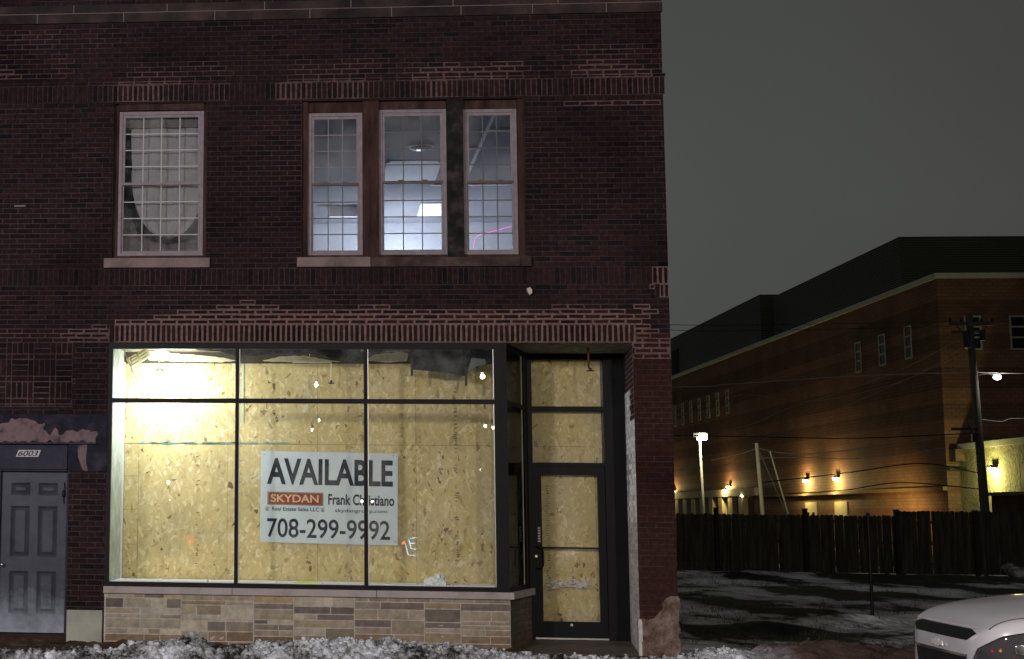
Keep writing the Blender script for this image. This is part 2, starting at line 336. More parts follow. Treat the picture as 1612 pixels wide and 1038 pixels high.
r1 = N(snowm, 'ShaderNodeValToRGB'); el = r1.color_ramp.elements; el[0].position = .43; el[0].color = (.02, .018, .017, 1); el[1].position = .585; el[1].color = (.74, .79, .84, 1); q_ = el.new(.49); q_.color = (.30, .31, .32, 1)
LK(snowm, n1.outputs[0], r1.inputs[0])
r2 = N(snowm, 'ShaderNodeValToRGB'); el = r2.color_ramp.elements; el[0].position = .36; el[0].color = (.03, .02, .017, 1); el[1].position = .66; el[1].color = (.13, .085, .075, 1)
LK(snowm, n1.outputs[0], r2.inputs[0])
def ramp_x(m, src, a, b):
    q = N(m, 'ShaderNodeMapRange'); q.inputs[1].default_value = a; q.inputs[2].default_value = b; LK(m, src, q.inputs[0]); return q.outputs[0]
ma = N(snowm, 'ShaderNodeMath', operation='MAXIMUM'); LK(snowm, ramp_x(snowm, spx.outputs[0], 4.2, 4.8), ma.inputs[0]); LK(snowm, ramp_x(snowm, spx.outputs[0], -3.0, -3.9), ma.inputs[1])
mxs = N(snowm, 'ShaderNodeMixRGB'); LK(snowm, ma.outputs[0], mxs.inputs[0]); LK(snowm, r1.outputs[0], mxs.inputs[1]); LK(snowm, r2.outputs[0], mxs.inputs[2]); LK(snowm, mxs.outputs[0], b_.inputs['Base Color'])
n2 = N(snowm, 'ShaderNodeTexNoise', i_Scale=45, i_Detail=4); LK(snowm, tcs.outputs['Object'], n2.inputs['Vector']); bp = N(snowm, 'ShaderNodeBump', i_Strength=.7, i_Distance=.015); LK(snowm, n2.outputs[0], bp.inputs['Height']); LK(snowm, bp.outputs[0], b_.inputs['Normal'])
sb = gridmesh(-6.5, 10, -3.85, -1.85, 900, 110, bank_h)
def clod(mb, c, r):
    vs = []; n = 7; m = 5; fs = []
    for i in range(m):
        th = pi*i/(m-1)
        for j in range(n):
            d = Vector((sin(th)*cos(2*pi*j/n), sin(th)*sin(2*pi*j/n), cos(th)))
            rr = r*(1+.8*noise.noise(d*2.3+Vector(c)*17)); vs.append(Vector(c)+Vector((d.x*rr*1.2, d.y*rr, d.z*rr*.8)))
    for i in range(m-1):
        for j in range(n): fs.append((i*n+j, (i+1)*n+j, (i+1)*n+(j+1) % n, i*n+(j+1) % n))
    mb.add(vs, fs)
for i in range(6500):
    x = random.uniform(-6.4, 9.8); y = -2.85+random.gauss(0, .36)
    if abs(y+2.85) > .95 or (x > 4.3 and random.random() < .93): continue
    clod(sb, (x, y, bank_h(x, y)+random.uniform(-.005, .018)), random.choice([.006, .007, .009, .011, .013, .017, .024] if random.random() > .05 else [.03, .04, .05])*random.uniform(.8, 1.3))
o = sb.build('snow_bank', snowm, smooth=True)
setp(o, 'long heap of lumpy ploughed snow with black grit along the kerb', 'snow bank', kind='stuff')
# thin dirty ridge left against the shop wall
g = gridmesh(-4.0, 2.4, -.42, 0.0, 260, 26, lambda x, y: max(-.05, (.055+.05*fbm(x*2, y*3, 2))*max(0, 1-((y+.12)/.26)**2)+.02*fbm(x*9, y*9)))
o = g.build('slush', noisy('dirty_slush', [(.03, .018, .013), (.07, .045, .03), (.10, .07, .05)], 5, .6, .7, 30), smooth=True); setp(o, 'brown frozen slush along the foot of the shop wall', 'slush', kind='stuff')

# ============================================================ BRICK BUILDING
BR = empty('brick_building', (0, 0, 0), 'two storey dark brick corner building with a lit boarded shopfront', 'building')
XL, XR, ZT = -9.0, 4.41, 9.3
HOLES = [(-2.705, -1.468, 4.98, 7.07), (-.221, 2.644, 4.98, 7.07), (-2.715, 3.945, -1, 3.873), (-4.17, -3.215, -1, 2.56)]
REP = [
 (-2.715, 3.873, 3.975, 4.11, .95), (-2.95, 7.085, -1.15, 7.36, .42), (-.5, 7.085, 2.2, 7.36, .40), (2.2, 7.085, 4.5, 7.36, .34), (-4.0, 7.085, -3.3, 7.36, .12),
  # areas of fresh pinkish repointing: x0 z0 x1 z1 strength
 (-2.71, 4.11, 3.97, 4.185, .95), (-2.15, 4.18, 3.9, 4.25, .95), (-1.95, 4.25, 3.86, 4.325, .9), (-1.25, 4.32, -.55, 4.39, .75), (-.95, 4.39, -.75, 4.46, .6), (.45, 4.32, .95, 4.37, .6), (3.0, 4.32, 3.7, 4.36, .4),
 (-9, 3.87, -2.72, 4.07, .45), (-2.95, 3.9, -2.72, 4.13, .5), (-9, 7.33, -4.2, 7.78, .3), (-4.3, 7.42, -3.3, 7.75, .38), (-4.3, 7.75, -3.5, 8.1, .25), (-2.5, 7.33, -1.2, 7.6, .36), (-.35, 7.33, 1.3, 7.6, .32), (.8, 7.33, 4.45, 7.55, .42), (3.0, 7.5, 4.45, 7.8, .32),
 (3.1, 6.93, 4.3, 7.02, .5), (4.23, 4.45, 4.45, 4.85, .8), (3.95, 4.0, 4.12, 4.36, .8), (3.98, 3.66, 4.45, 3.95, .7), (4.0, 3.9, 4.2, 4.1, .6), (-9, 3.0, -3.19, 3.9, .27)]
def rep(x, z):
    r = 0
    for x0, z0, x1, z1, s in REP:
        jx = .12*noise.noise(Vector((z*9, x0, 1)))
        if x0+jx <= x <= x1+jx and z0 <= z <= z1: r = max(r, s)
    n = noise.noise(Vector((x*1.5, z*3.2, 4)))
    if r < .5: r *= 0.45+.75*max(0, min(1, n*2.2+.6))
    if z > 7.3 or r == 0: r = max(r, max(0, n-.15)*.35)
    return min(1, r)
MDARK = Vector((.014, .0105, .012)); MLITE = Vector((.175, .108, .10)); MMID = Vector((.062, .043, .047))
def mort(x, z):
    r = rep(x, z); base = MDARK.lerp(MMID, max(.12, min(1, .62+.75*noise.noise(Vector((x*.8, z*1.0, 8))))))
    if z < 3.0 and x < 0: base = MDARK.lerp(MMID, .8)
    c = base.lerp(MLITE, r); k = 1+.25*noise.noise(Vector((x*9, z*9, 0))); return tuple(max(.004, a*k) for a in c)
def bcol(x, z):
    t = random.random(); a = Vector((.020, .0128, .0142)); b = Vector((.036, .0182, .0185)); c = Vector((.014, .0108, .0128))
    v = a.lerp(b, t) if t > .25 else a.lerp(c, t*4)
    if x > 3.9 and z < 4: v = v.lerp(Vector((.064, .0225, .0175)), .7)
    s = noise.noise(Vector((x*.45, z*.6, 3)))
    s2 = min(1, .62+1.1*max(0, .5+noise.noise(Vector((x*.8, z*1.0, 8)))))
    v = v*(.74*(1+.45*s))*s2; return tuple(v)
def blocked(x0, x1, z0, z1, regs):
    """free x intervals of a cell row"""
    iv = [(x0, x1)]
    for a, b, c, d in regs:
        if z1 > c+.012 and z0 < d-.012:
            nv = []
            for p, q in iv:
                if b <= p or a >= q: nv.append((p, q)); continue
                if a > p: nv.append((p, a))
                if b < q: nv.append((b, q))
            iv = nv
    return [(p, q) for p, q in iv if q-p > .018]
bm = MB()
def cell(x0, x1, z0, z1, y=0.0, j=.010, mc=None):
    """one brick with half a joint round it: a mortar bed and a proud brick"""
    cx, cz = (x0+x1)/2, (z0+z1)/2; r = rep(cx, cz)
    jj = j/2+.0055*(r > .45)+.002*(r > .25); w = lambda: random.uniform(-.0012, .0012)*(1+2.2*(r > .45))
    bm.add([(x0, y+.006-.004*r, z0), (x1, y+.006-.004*r, z0), (x1, y+.006-.004*r, z1), (x0, y+.006-.004*r, z1)], [(0, 1, 2, 3)], mc or mort(cx, cz))
    a, b, c, d = x0+jj, x1-jj, z0+jj, z1-jj
    if b-a < .012 or d-c < .012: return
    f = [(a+w(), c+w()), (b+w(), c+w()), (b+w(), d+w()), (a+w(), d+w())]; yy = y-random.uniform(0, .0018)
    vs = [(x, y+.012, z) for x, z in f]+[(x+(.0015 if x < cx else -.0015), yy, z+(.0015 if z < cz else -.0015)) for x, z in f]
    bm.add(vs, [(4, 5, 6, 7), (0, 1, 5, 4), (1, 2, 6, 5), (2, 3, 7, 6), (3, 0, 4, 7)], bcol(cx, cz))
def running(z0, z1, xa, xb, regs, y=0.0, course=.0677, L=.2035):
    n = max(1, round((z1-z0)/course)); h = (z1-z0)/n
    for k in range(n):
        a, b = z0+k*h, z0+(k+1)*h
        for p, q in blocked(xa, xb, a, b, regs):
            x = math.floor(p/L)*L-(L/2 if k % 2 else 0)
            while x < q:
                u, v = max(x, p), min(x+L, q)
                if v-u > .018: cell(u, v, a, b, y)
                x += L
def soldier(z0, z1, xa, xb, regs, y=0.0, L=.0675):
    for p, q in blocked(xa, xb, z0, z1, regs):
        n = max(1, round((q-p)/L)); h = (q-p)/n
        for k in range(n): cell(p+k*h, p+(k+1)*h, z0, z1, y)
CK = (-9.0, -3.19, 3.03, 3.87)
running(.0, 3.873, XL, XR, HOLES+[CK, (-9, -2.715, 2.56, 2.93)])
running(3.873, 4.11, XL, -2.715, HOLES+[CK]); soldier(3.873, 4.11, -2.715, 3.975, [])
running(3.873, 4.11, 3.975, XR, [])
running(4.11, 4.62, XL, XR, [(4.24, 4.41, 4.45, 4.62)])
soldier(4.45, 4.62, 4.24, 4.41, [])
soldier(4.62, 4.845, XL, XR, []); running(4.845, 4.98, XL, XR, [(-2.8, -1.41, 4.845, 4.98), (-.28, 2.70, 4.845, 4.98)])
running(4.98, 7.085, XL, XR, HOLES)
running(7.36, 8.175, XL, XR, []); running(8.435, 9.22, XL, XR, [])
# projecting soldier band over the upper windows
soldier(7.085, 7.315, XL, XR+.018, [], y=-.022); running(7.315, 7.36, XL, XR+.03, [], y=-.03, course=.045)
# basket-weave panel left of the shopfront
sq, st = .219, .072; x = -3.19-.005; ci = 0
while x > -8.8:
    z = 3.87-.0; cj = 0
    while z > 3.05:
        h = min(sq if cj else .15, z-3.03); a, b = x-sq, x
        if h > .03:
            if (ci+cj) % 2 == 0:
                for k in range(3): cell(a+k*sq/3, a+(k+1)*sq/3, z-h, z)
            else:
                for k in range(max(1, round(h/.072))): n_ = max(1, round(h/.072)); cell(a, b, z-h+k*h/n_, z-h+(k+1)*h/n_)
            cell(x-sq-st, x-sq, z-h, z)
        z -= h
        if z-st > 3.04: cell(a, b, z-st, z); cell(x-sq-st, x-sq, z-st, z)
        z -= st; cj += 1
    x -= sq+st; ci += 1
bm.box((-9, .009, 3.025), (-3.19, .02, 3.88), col=tuple(MDARK)); bm.box((-9, .006, 2.92), (-3.19, .03, 3.03), col=(.02, .016, .022))
bm.build('brick_face', MT['brick'], BR)
# the masonry behind the face bricks
g = MB(); yb = .36
def core(x0, x1, z0, z1): g.box((x0, .013, z0), (x1, yb, z1))
core(XL, -4.17, -.3, 2.56); core(-3.215, -2.715, -.3, 2.56); core(XL, -2.715, 2.56, 3.873)
g.vprism([(3.945, .013), (4.405, .013), (4.405, 1.4), (4.12, 1.4), (4.09, 1.2)], -.3, 3.873)
core(XL, 4.405, 3.873, 4.98); core(XL, -2.705, 4.98, 7.07); core(-1.468, -.221, 4.98, 7.07); core(2.644, 4.405, 4.98, 7.07); core(XL, 4.405, 7.07, 9.22)
g.box((4.1, 1.4, -.3), (4.405, 16, 9.22)); g.box((4.1, .36, 3.873), (4.405, 1.4, 9.22)); g.box((-9, 15.7, -.3), (4.1, 16, 9.22)); g.box((-9, .36, -.3), (-8.7, 15.7, 9.22))
g.box((-8.7, .36, 9.0), (4.1, 15.7, 9.15))
g.box((-8.7, .36, 4.3), (4.1, 15.7, 4.5))
g.build('wall', MT['wallcore'], BR)
# side wall bricks (seen only from a step to the right)
g = MB()
smat = noisy('side_wall_brick', [(.03, .02, .02), (.05, .03, .028)], 3, .9, .3)
g.box((4.405, .013, -.3), (4.412, 16, 9.22)); g.build('side_face', smat, BR)
# stone courses and coping
g = MB(); g.box((XL, -.03, 8.18), (4.425, .012, 8.308)); g.box((XL, -.012, 8.313), (4.42, .012, 8.43))
g.build('stone_course', MT['limedark'], BR)
g = MB(); g.box((XL, -.0325, 8.306), (4.42, .013, 8.314))
jm = mat('pale_mortar_line', (.20, .145, .14), .9)
for x in (-7.1, -5.4, -3.77, -2.60, -1.38, -.12, .95, 1.85, 2.77, 3.71): g.box((x, -.0325, 8.182), (x+.010, .011, 8.306))
for x in (-6.2, -4.6, -3.28, -2.02, -.72, .42, 1.75, 3.1): g.box((x, -.0145, 8.314), (x+.010, .011, 8.428))
g.build('stone_joints', jm, BR)
g = MB(); g.box((XL, -.06, 9.22), (4.46, .42, 9.34)); g.build('coping', MT['limestone'], BR)
g = MB(); g.box((-4.02, -.004, 5.682), (-3.87, .004, 5.704)); g.build('paint_drip', mat('grey_paint_mark', (.18, .16, .17)), BR)

# ---- plaster, stucco and stone around the left door and the right pier
g = MB(); g.box((-9, -.012, 2.556), (-2.72, .02, 2.93)); g.build('dark_plaster', MT['stuccodark'], BR)
def rough_poly(pts, amp=.02, seed=0, step=.03):
    out = []; n = len(pts)
    for i in range(n):
        a = Vector(pts[i]); b = Vector(pts[(i+1) % n]); k = max(1, int((b-a).length/step)); nn = Vector((-(b-a).y, (b-a).x)).normalized()
        for t in range(k):
            p = a.lerp(b, t/k); out.append(tuple(p+nn*amp*noise.noise(Vector((p.x*14, p.y*14, seed)))))
    return out
g = MB(); g.prism(rough_poly([(-4.62, 2.575), (-4.55, 2.62), (-4.3, 2.72), (-4.13, 2.78), (-3.9, 2.87), (-3.82, 2.885), (-3.72, 2.86), (-3.61, 2.79), (-3.52, 2.85), (-3.56, 2.74), (-3.46, 2.66), (-3.39, 2.77), (-3.34, 2.68), (-3.22, 2.70), (-3.05, 2.74), (-2.85, 2.69), (-2.87, 2.575)], .05, 1, .012), -.019, .0)
g.build('bare_plaster', MT['stuccopink'], BR)
g = MB(); g.box((-3.215, -.010, 2.2), (-2.718, .0, 2.556)); g.build('pier_plaster', MT['stuccodark'], BR)
g = MB(); g.prism(rough_poly([(-3.10, 2.555), (-2.98, 2.555), (-2.985, 2.3), (-2.96, 2.2), (-3.03, 2.21), (-3.09, 2.38)], .008, 2), -.014, -.004); g.build('plaster_chip', MT['stuccopink'], BR)
g = MB(); g.prism(rough_poly([(3.962, 0), (3.962, .44), (4.13, .46), (4.19, .54), (4.22, .55), (4.22, .65), (4.27, .70), (4.34, .72), (4.413, .73), (4.413, 0)], .035, 5, .015), -.014, .012)
g.build('stucco_patch', MT['stuccotan'], BR)
g = MB(); g.box((4.24, -.022, .0), (4.29, -.012, .45)); g.box((3.96, -.030, -.02), (4.416, .0, .17)); g.build('stucco_rib', MT['stuccotan'], BR)
g = MB(); g.prism(rough_poly([(3.925, .0), (3.962, 0), (3.972, .15), (3.962, .44), (3.925, .44)], .008, 8), -.02, .012); g.build('paint_strip', MT['whitepaint'], BR)
g = MB(); g.box((-3.195, -.03, -.05), (-2.735, .012, .436)); g.build('base_block', MT['baseblock'], BR, bevel=.008)
# reveal of the pier, white flaking paint over brick (splayed)
rv = MB()
def rvp(t, z): return (3.944+.146*t/1.2, t, z)
z = 0.0; k = 0
while z < 3.86:
    h = .0677; p = .02-(.1 if k % 2 else 0)
    while p < 1.19:
        a, b = max(.015, p)+.004, min(1.19, p+.2035)-.004
        if b-a > .02:
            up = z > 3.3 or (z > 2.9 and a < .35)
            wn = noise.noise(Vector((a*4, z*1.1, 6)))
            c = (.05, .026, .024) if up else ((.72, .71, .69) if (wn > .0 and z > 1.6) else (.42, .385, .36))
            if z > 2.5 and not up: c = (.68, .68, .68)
            kk = random.uniform(.8, 1.15); c = tuple(q*kk for q in c); d = .004
            vs = [rvp(a, z+d), rvp(b, z+d), rvp(b, z+h-d), rvp(a, z+h-d)]
            vs += [(x-.004, y, zz) for x, y, zz in vs]; rv.add(vs, [(7, 6, 5, 4), (4, 5, 1, 0), (5, 6, 2, 1), (6, 7, 3, 2), (7, 4, 0, 3)], c)
        p += .2035
    z += h; k += 1
rv.add([rvp(.013, 0), rvp(1.2, 0), rvp(1.2, 3.87), rvp(.013, 3.87)], [(3, 2, 1, 0)], (.55, .52, .49))
rv.v = [(x-.002, y, z) for x, y, z in rv.v]
rv.build('pier_reveal', MT['brick'], BR)
# soffit over the recess, floor slab
g = MB(); g.box((-2.715, .02, 3.871), (4.10, 1.6, 3.99)); g.build('soffit', noisy('rough_plaster_soffit', [(.10, .10, .07), (.22, .21, .15), (.30, .28, .2)], 9, .9, .9, 30), BR)
g = MB(); g.add([(2.38, 0.0, .004), (4.0, 0.0, .004), (4.09, 1.3, .075), (2.81, 1.3, .075), (2.38, 0, -.2), (4.0, 0, -.2), (4.09, 1.3, -.2), (2.81, 1.3, -.2)], [(0, 1, 2, 3), (4, 5, 1, 0), (5, 6, 2, 1), (6, 7, 3, 2), (7, 4, 0, 3)])
g.build('entry_slab', MT['concrete'], BR)
# shelf board inside the window and shop interior shell
g = MB(); g.vprism([(-2.66, .045), (2.39, .045), (2.74, 1.02), (-2.66, 1.02)], .74, .797); g.build('window_ledge', MT['whitewood'], BR)
g = MB(); g.box((-2.712, .05, .78), (-2.662, 1.06, 3.87)); g.build('drywall_return', MT['drywall'], BR)
g = MB(); g.box((-2.6618, .99, .797), (-2.635, 1.018, 3.72)); g.build('corner_bead', MT['whitewood'], BR)

# ---- ashlar base
ash = MB()
AC = [(.34, .30, .21), (.27, .235, .17), (.30, .26, .19), (.38, .345, .26), (.20, .175, .14), (.25, .205, .155), (.40, .37, .29), (.32, .25, .15), (.15, .13, .115), (.36, .33, .25), (.33, .30, .22)]
def stones(rect, put, seed):
    rnd = random.Random(seed)
    def split(x0, z0, x1, z1):
        w, h = x1-x0, z1-z0
        if h > .20 or (h > .13 and rnd.random() < .38):
            hs = [k for k in (.055, .075, .095, .125) if k < h-.045] or [h/2]
            t = z0+rnd.choice(hs) if rnd.random() < .5 else z1-rnd.choice(hs)
            if w > 1.0 and rnd.random() < .75: pass
            else: split(x0, z0, x1, t); split(x0, t, x1, z1); return
        if w > 1.1 or w > rnd.uniform(.26, .80):
            t = x0+w*rnd.uniform(.33, .67); split(x0, z0, t, z1); split(t, z0, x1, z1); return
        put(x0, z0, x1, z1, rnd)
    split(*rect)
def put_front(x0, z0, x1, z1, r, f=lambda x, y, z: (x, y, z)):
    c = Vector(r.choice(AC)); c *= r.uniform(.85, 1.15)
    st_ = noise.noise(Vector((x0*1.3, z0*3, 2)))
    c = c*(1+.35*st_)
    if z1 < .20+.1*st_: c = c.lerp(Vector((.17, .095, .05)), .6)
    elif x0 > .3: c = c.lerp(Vector((.20, .15, .125)), .35)
    j = .0062; n = 5; a, b, c0, d = x0+j, x1-j, z0+j, z1-j; pr = r.uniform(.004, .018)
    vs = []
    nx = max(2, int((b-a)/.05)); nz = max(2, int((d-c0)/.035))
    for q in range(nz+1):
        for p in range(nx+1):
            x = a+(b-a)*p/nx; z = c0+(d-c0)*q/nz; ed = p in (0, nx) or q in (0, nz)
            y = (-.001 if ed else -pr*.45-.006*noise.noise(Vector((x*17, z*17, x0)))) - .0128
            vs.append(f(x, y, z))
    ash.add(vs, [(q*(nx+1)+p, q*(nx+1)+p+1, (q+1)*(nx+1)+p+1, (q+1)*(nx+1)+p) for q in range(nz) for p in range(nx)], tuple(c))
stones((-2.70, -.02, 2.375, .655), put_front, 11)
ash.box((-2.715, -.0125, -.3), (2.375, .10, .655), col=(.42, .385, .34))
dv = Vector((.44, 1.2)).normalized()
def fret(s, y, z):  # along the angled return: s metres from its front corner
    nrm = Vector((dv.y, -dv.x)); return (2.375+dv.x*s+nrm.x*(-y-.012)*.6, dv.y*s+nrm.y*(-y-.012)*.6, z)
AC_old = list(AC); AC[:] = [(.13, .12, .09), (.16, .145, .11), (.11, .10, .08)]
stones((0.01, -.02, 1.27, .655), lambda a, b, c, d, r: put_front(a, b, c, d, r, fret), 5); AC[:] = AC_old
ash.vprism([(2.376, .0), (2.81, 1.19), (2.6, 1.19), (2.2, .0)], -.3, .655, col=(.10, .09, .07))
ash.build('stone_base', MT['ashlar'], BR)
g = MB(); g.box((-2.725, -.06, .655), (-1.085, .02, .742)); g.box((-1.08, -.06, .655), (.725, .02, .742)); g.box((.73, -.06, .655), (2.36, .02, .742)); g.vprism([(2.36, -.06), (2.42, -.06), (2.86, 1.17), (2.75, 1.17), (2.36, .02)], .655, .742)
g.build('stone_sill', MT['sillstone'], BR, bevel=.006)

# ---- shopfront frame and glass
SF = MB()
def fb(x0, x1, z0, z1, y0=.0, y1=.055): SF.box((x0, y0, z0), (x1, y1, z1))
fb(-2.714, -2.665, .742, 3.87); fb(-2.665, 2.216, 3.79, 3.87); fb(-2.665, 2.216, .742, .80)
fb(2.216, 2.375, .742, 3.87, -.01, .14)
for x0, x1 in ((-1.064, -1.018), (.577, .625)): fb(x0, x1, .80, 3.79, -.008, .05)
for x0, x1 in ((-2.665, -1.064), (-1.018, .577), (.625, 2.216)): fb(x0, x1, 3.088, 3.148, .002, .05)
# angled return frame
def rt(s, off=0): return (2.375+dv.x*s+dv.y*off, dv.y*s-dv.x*off)
def rbox(mb, s0, s1, z0, z1, o0=-.05, o1=0.0): mb.vprism([rt(s0, o1), rt(s1, o1), rt(s1, o0), rt(s0, o0)], z0, z1)
rbox(SF, .03, 1.20, 3.80, 3.87); rbox(SF, .03, 1.20, .742, .80); rbox(SF, .03, 1.16, 3.09, 3.145, -.045, -.004); rbox(SF, 1.16, 1.20, .80, 3.80, -.049, -.001)
SFo = SF.build('shopfront_frame', MT['frame'], BR)
for x0, x1 in ((-2.665, -1.064), (-1.018, .577), (.625, 2.216)):
    for z0, z1 in ((.80, 3.088), (3.148, 3.79)):
        q = MB(); q.box((x0, .020, z0), (x1, .026, z1)); q.build('pane', MT['glass'], SFo)
for z0, z1 in ((.80, 3.09), (3.145, 3.80)):
    q = MB(); rbox(q, .03, 1.16, z0, z1, -.028, -.022); q.build('pane', MT['glass_side'], SFo)
q = MB()  # bright inner stops lit by the work lamp
for x in (-2.664, -1.0165, .6265, 2.208):
    q.box((x, .0265, .80), (x+.008, .05, 3.088)); q.box((x, .0265, 3.148), (x+.008, .05, 3.79))
q.box((-2.65, .051, .80), (2.2, .066, .812))

q.build('inner_stop', MT['silver'], SFo)

q = MB(); rbox(q, 1.09, 1.12, .80, 3.80, -.13, -.055); q.build('white_edge', MT['whitewood'], SFo)
# ---- entry door set in the recess
YD = 1.2
g = MB()
def db(x0, x1, z0, z1, y0=YD, y1=YD+.10): g.box((x0, y0, z0), (x1, y1, z1))
db(2.80, 2.861, .08, 3.87); db(3.805, 4.095, .08, 3.87, YD-.02); db(2.861, 3.805, 3.79, 3.87); db(2.861, 3.805, 3.088, 3.156); db(2.861, 3.805, 2.352, 2.402)
DF = g.build('entry_frame', MT['frame'], BR)
for z0, z1 in ((2.402, 3.088), (3.156, 3.79)):
    q = MB(); q.box((2.861, YD+.05, z0), (3.805, YD+.056, z1)); q.build('pane', MT['glass'], DF)
g = MB(); y0, y1 = YD+.012, YD+.058
g.box((2.864, y0, .10), (2.968, y1, 2.348)); g.box((3.708, y0, .10), (3.802, y1, 2.348)); g.box((2.968, y0, 2.24), (3.708, y1, 2.348)); g.box((2.968, y0, .10), (3.708, y1, .309))
SD = g.build('shop_door', MT['frame'], BR)
q = MB(); q.box((2.968, YD+.03, .309), (3.708, YD+.036, 2.24)); q.build('pane', MT['glass'], SD)
q = MB(); q.box((2.968, YD+.005, 1.262), (3.708, YD+.028, 1.285)); q.tube([(2.9, YD-.03, 1.273), (3.0, YD-.03, 1.273)], .012); q.build('push_bar', MT['frame'], SD)
q = MB(); q.tube([(2.885, YD+.01, 1.285), (2.90, YD-.05, 1.285), (2.955, YD-.06, 1.27), (2.968, YD-.06, 1.22), (2.968, YD-.06, 1.04), (2.955, YD-.06, 1.012), (2.90, YD-.05, 1.0), (2.885, YD+.01, 1.0)], .011, 8); q.build('pull_handle', MT['darkmetal'], SD, smooth=True)
q = MB(); q.lathe((2.89, YD+.012, 1.155), [(0, 0)]); q = MB(); q.tube([(2.885, YD+.012, 1.16), (2.885, YD+.002, 1.16)], .016, 12); q.build('lock', MT['silver'], SD); q = MB(); q.tube([(3.33, YD+.012, .268), (3.33, YD+.006, .268)], .018, 12); q.build('floor_lock', MT['silver'], SD)
q = MB(); q.box((2.862, YD-.005, .078), (3.804, YD+.09, .098)); q.build('threshold', MT['silver'], DF)
hm = mat('white_decal', (.6, .6, .6), .5)
q = MB()
for k in range(6):
    zz = 1.52-k*.035
    for j_ in range(3):
        q.box((2.913+j_*.011, YD+.0095, zz), (2.921+j_*.011, YD+.012, zz+.024))
q.build('decal_strip', hm, SD)
q = MB()
for k in range(150):  # smeared frosty streak on the door glass
    u = random.uniform(3.0, 3.55); zz = .80+.035*noise.noise(Vector((u*6, 0, 0)))+random.gauss(0, .035); w = random.uniform(.01, .05); h = random.uniform(.004, .016)
    q.box((u, YD+.0275+.0001*(k % 9), zz), (u+w, YD+.0295+.0001*(k % 7), zz+h))
q.build('frost_smear', noisy('dried_white_smear', [(.36, .36, .34), (.55, .56, .56)], 20), SD)

# ---- left apartment door
g = MB(); g.box((-4.17, .08, 0), (-4.115, .2, 2.2)); g.box((-3.24, .06, 0), (-3.213, .2, 2.56)); g.box((-4.17, .05, 2.195), (-3.24, .2, 2.225)); g.box((-4.17, .03, 2.23), (-3.24, .2, 2.556)); g.box((-4.17, .015, 2.222), (-3.24, .06, 2.235))
AF = g.build('apartment_door_frame', MT['doorframe'], BR)
g = MB(); g.box((-4.17, -.045, 2.545), (-2.86, .03, 2.566)); g.build('drip_cap', MT['doorframe'], BR)
g = MB(); dx0, dx1, yd = -4.112, -3.243, .13
PN = [(-3.985, -3.735), (-3.625, -3.37)]; ZR = [(.37, .91), (1.095, 1.745), (1.885, 2.045)]
xs = [dx0, PN[0][0], PN[0][1], PN[1][0], PN[1][1], dx1]; zs = [.13, ZR[0][0], ZR[0][1], ZR[1][0], ZR[1][1], ZR[2][0], ZR[2][1], 2.19]
for i in range(5):
    for j in range(7):
        a, b, c, d = xs[i], xs[i+1], zs[j], zs[j+1]
        if i in (1, 3) and j in (1, 3, 5):
            e1, e2 = .030, .062
            P0 = [(a, c), (b, c), (b, d), (a, d)]; P1 = [(a+e1, c+e1), (b-e1, c+e1), (b-e1, d-e1), (a+e1, d-e1)]; P2 = [(a+e2, c+e2), (b-e2, c+e2), (b-e2, d-e2), (a+e2, d-e2)]
            vs = [(x, yd, z) for x, z in P0]+[(x, yd+.036, z) for x, z in P1]+[(x, yd+.006, z) for x, z in P2]
            g.add(vs, [(k, (k+1) % 4, 4+(k+1) % 4, 4+k) for k in range(4)]+[(4+k, 4+(k+1) % 4, 8+(k+1) % 4, 8+k) for k in range(4)]+[(8, 9, 10, 11)])
        else: g.add([(a, yd, c), (b, yd, c), (b, yd, d), (a, yd, d)], [(0, 1, 2, 3)])
g.box((dx0, yd+.0365, .13), (dx1, yd+.05, 2.19), skip=())
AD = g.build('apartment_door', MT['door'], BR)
q = MB(); q.tube([(-4.072, yd, .99), (-4.072, yd-.03, .99)], .014, 10); q.lathe((-4.072, yd-.05, .965), [(.0, 0), (.02, .004), (.028, .025), (.02, .046), (0, .05)], 14); q.build('door_knob', MT['silver'], AD, smooth=True)
q = MB(); q.tube([(-3.285, yd, 2.05), (-3.28, yd-.02, 1.98), (-3.3, yd-.025, 1.92), (-3.29, yd-.02, 1.85), (-3.285, yd, 1.78)], .008, 6); q.tube([(-3.29, yd-.018, 1.95), (-3.29, yd-.018, 1.87)], .022, 6); q.build('door_knocker', MT['darkmetal'], AD, smooth=True)
g = MB(); g.box((-4.17, .0, -.1), (-3.19, .4, .12)); g.build('door_step', noisy('muddy_step', [(.02, .011, .009), (.045, .026, .02)], 4, .7, .5), BR)

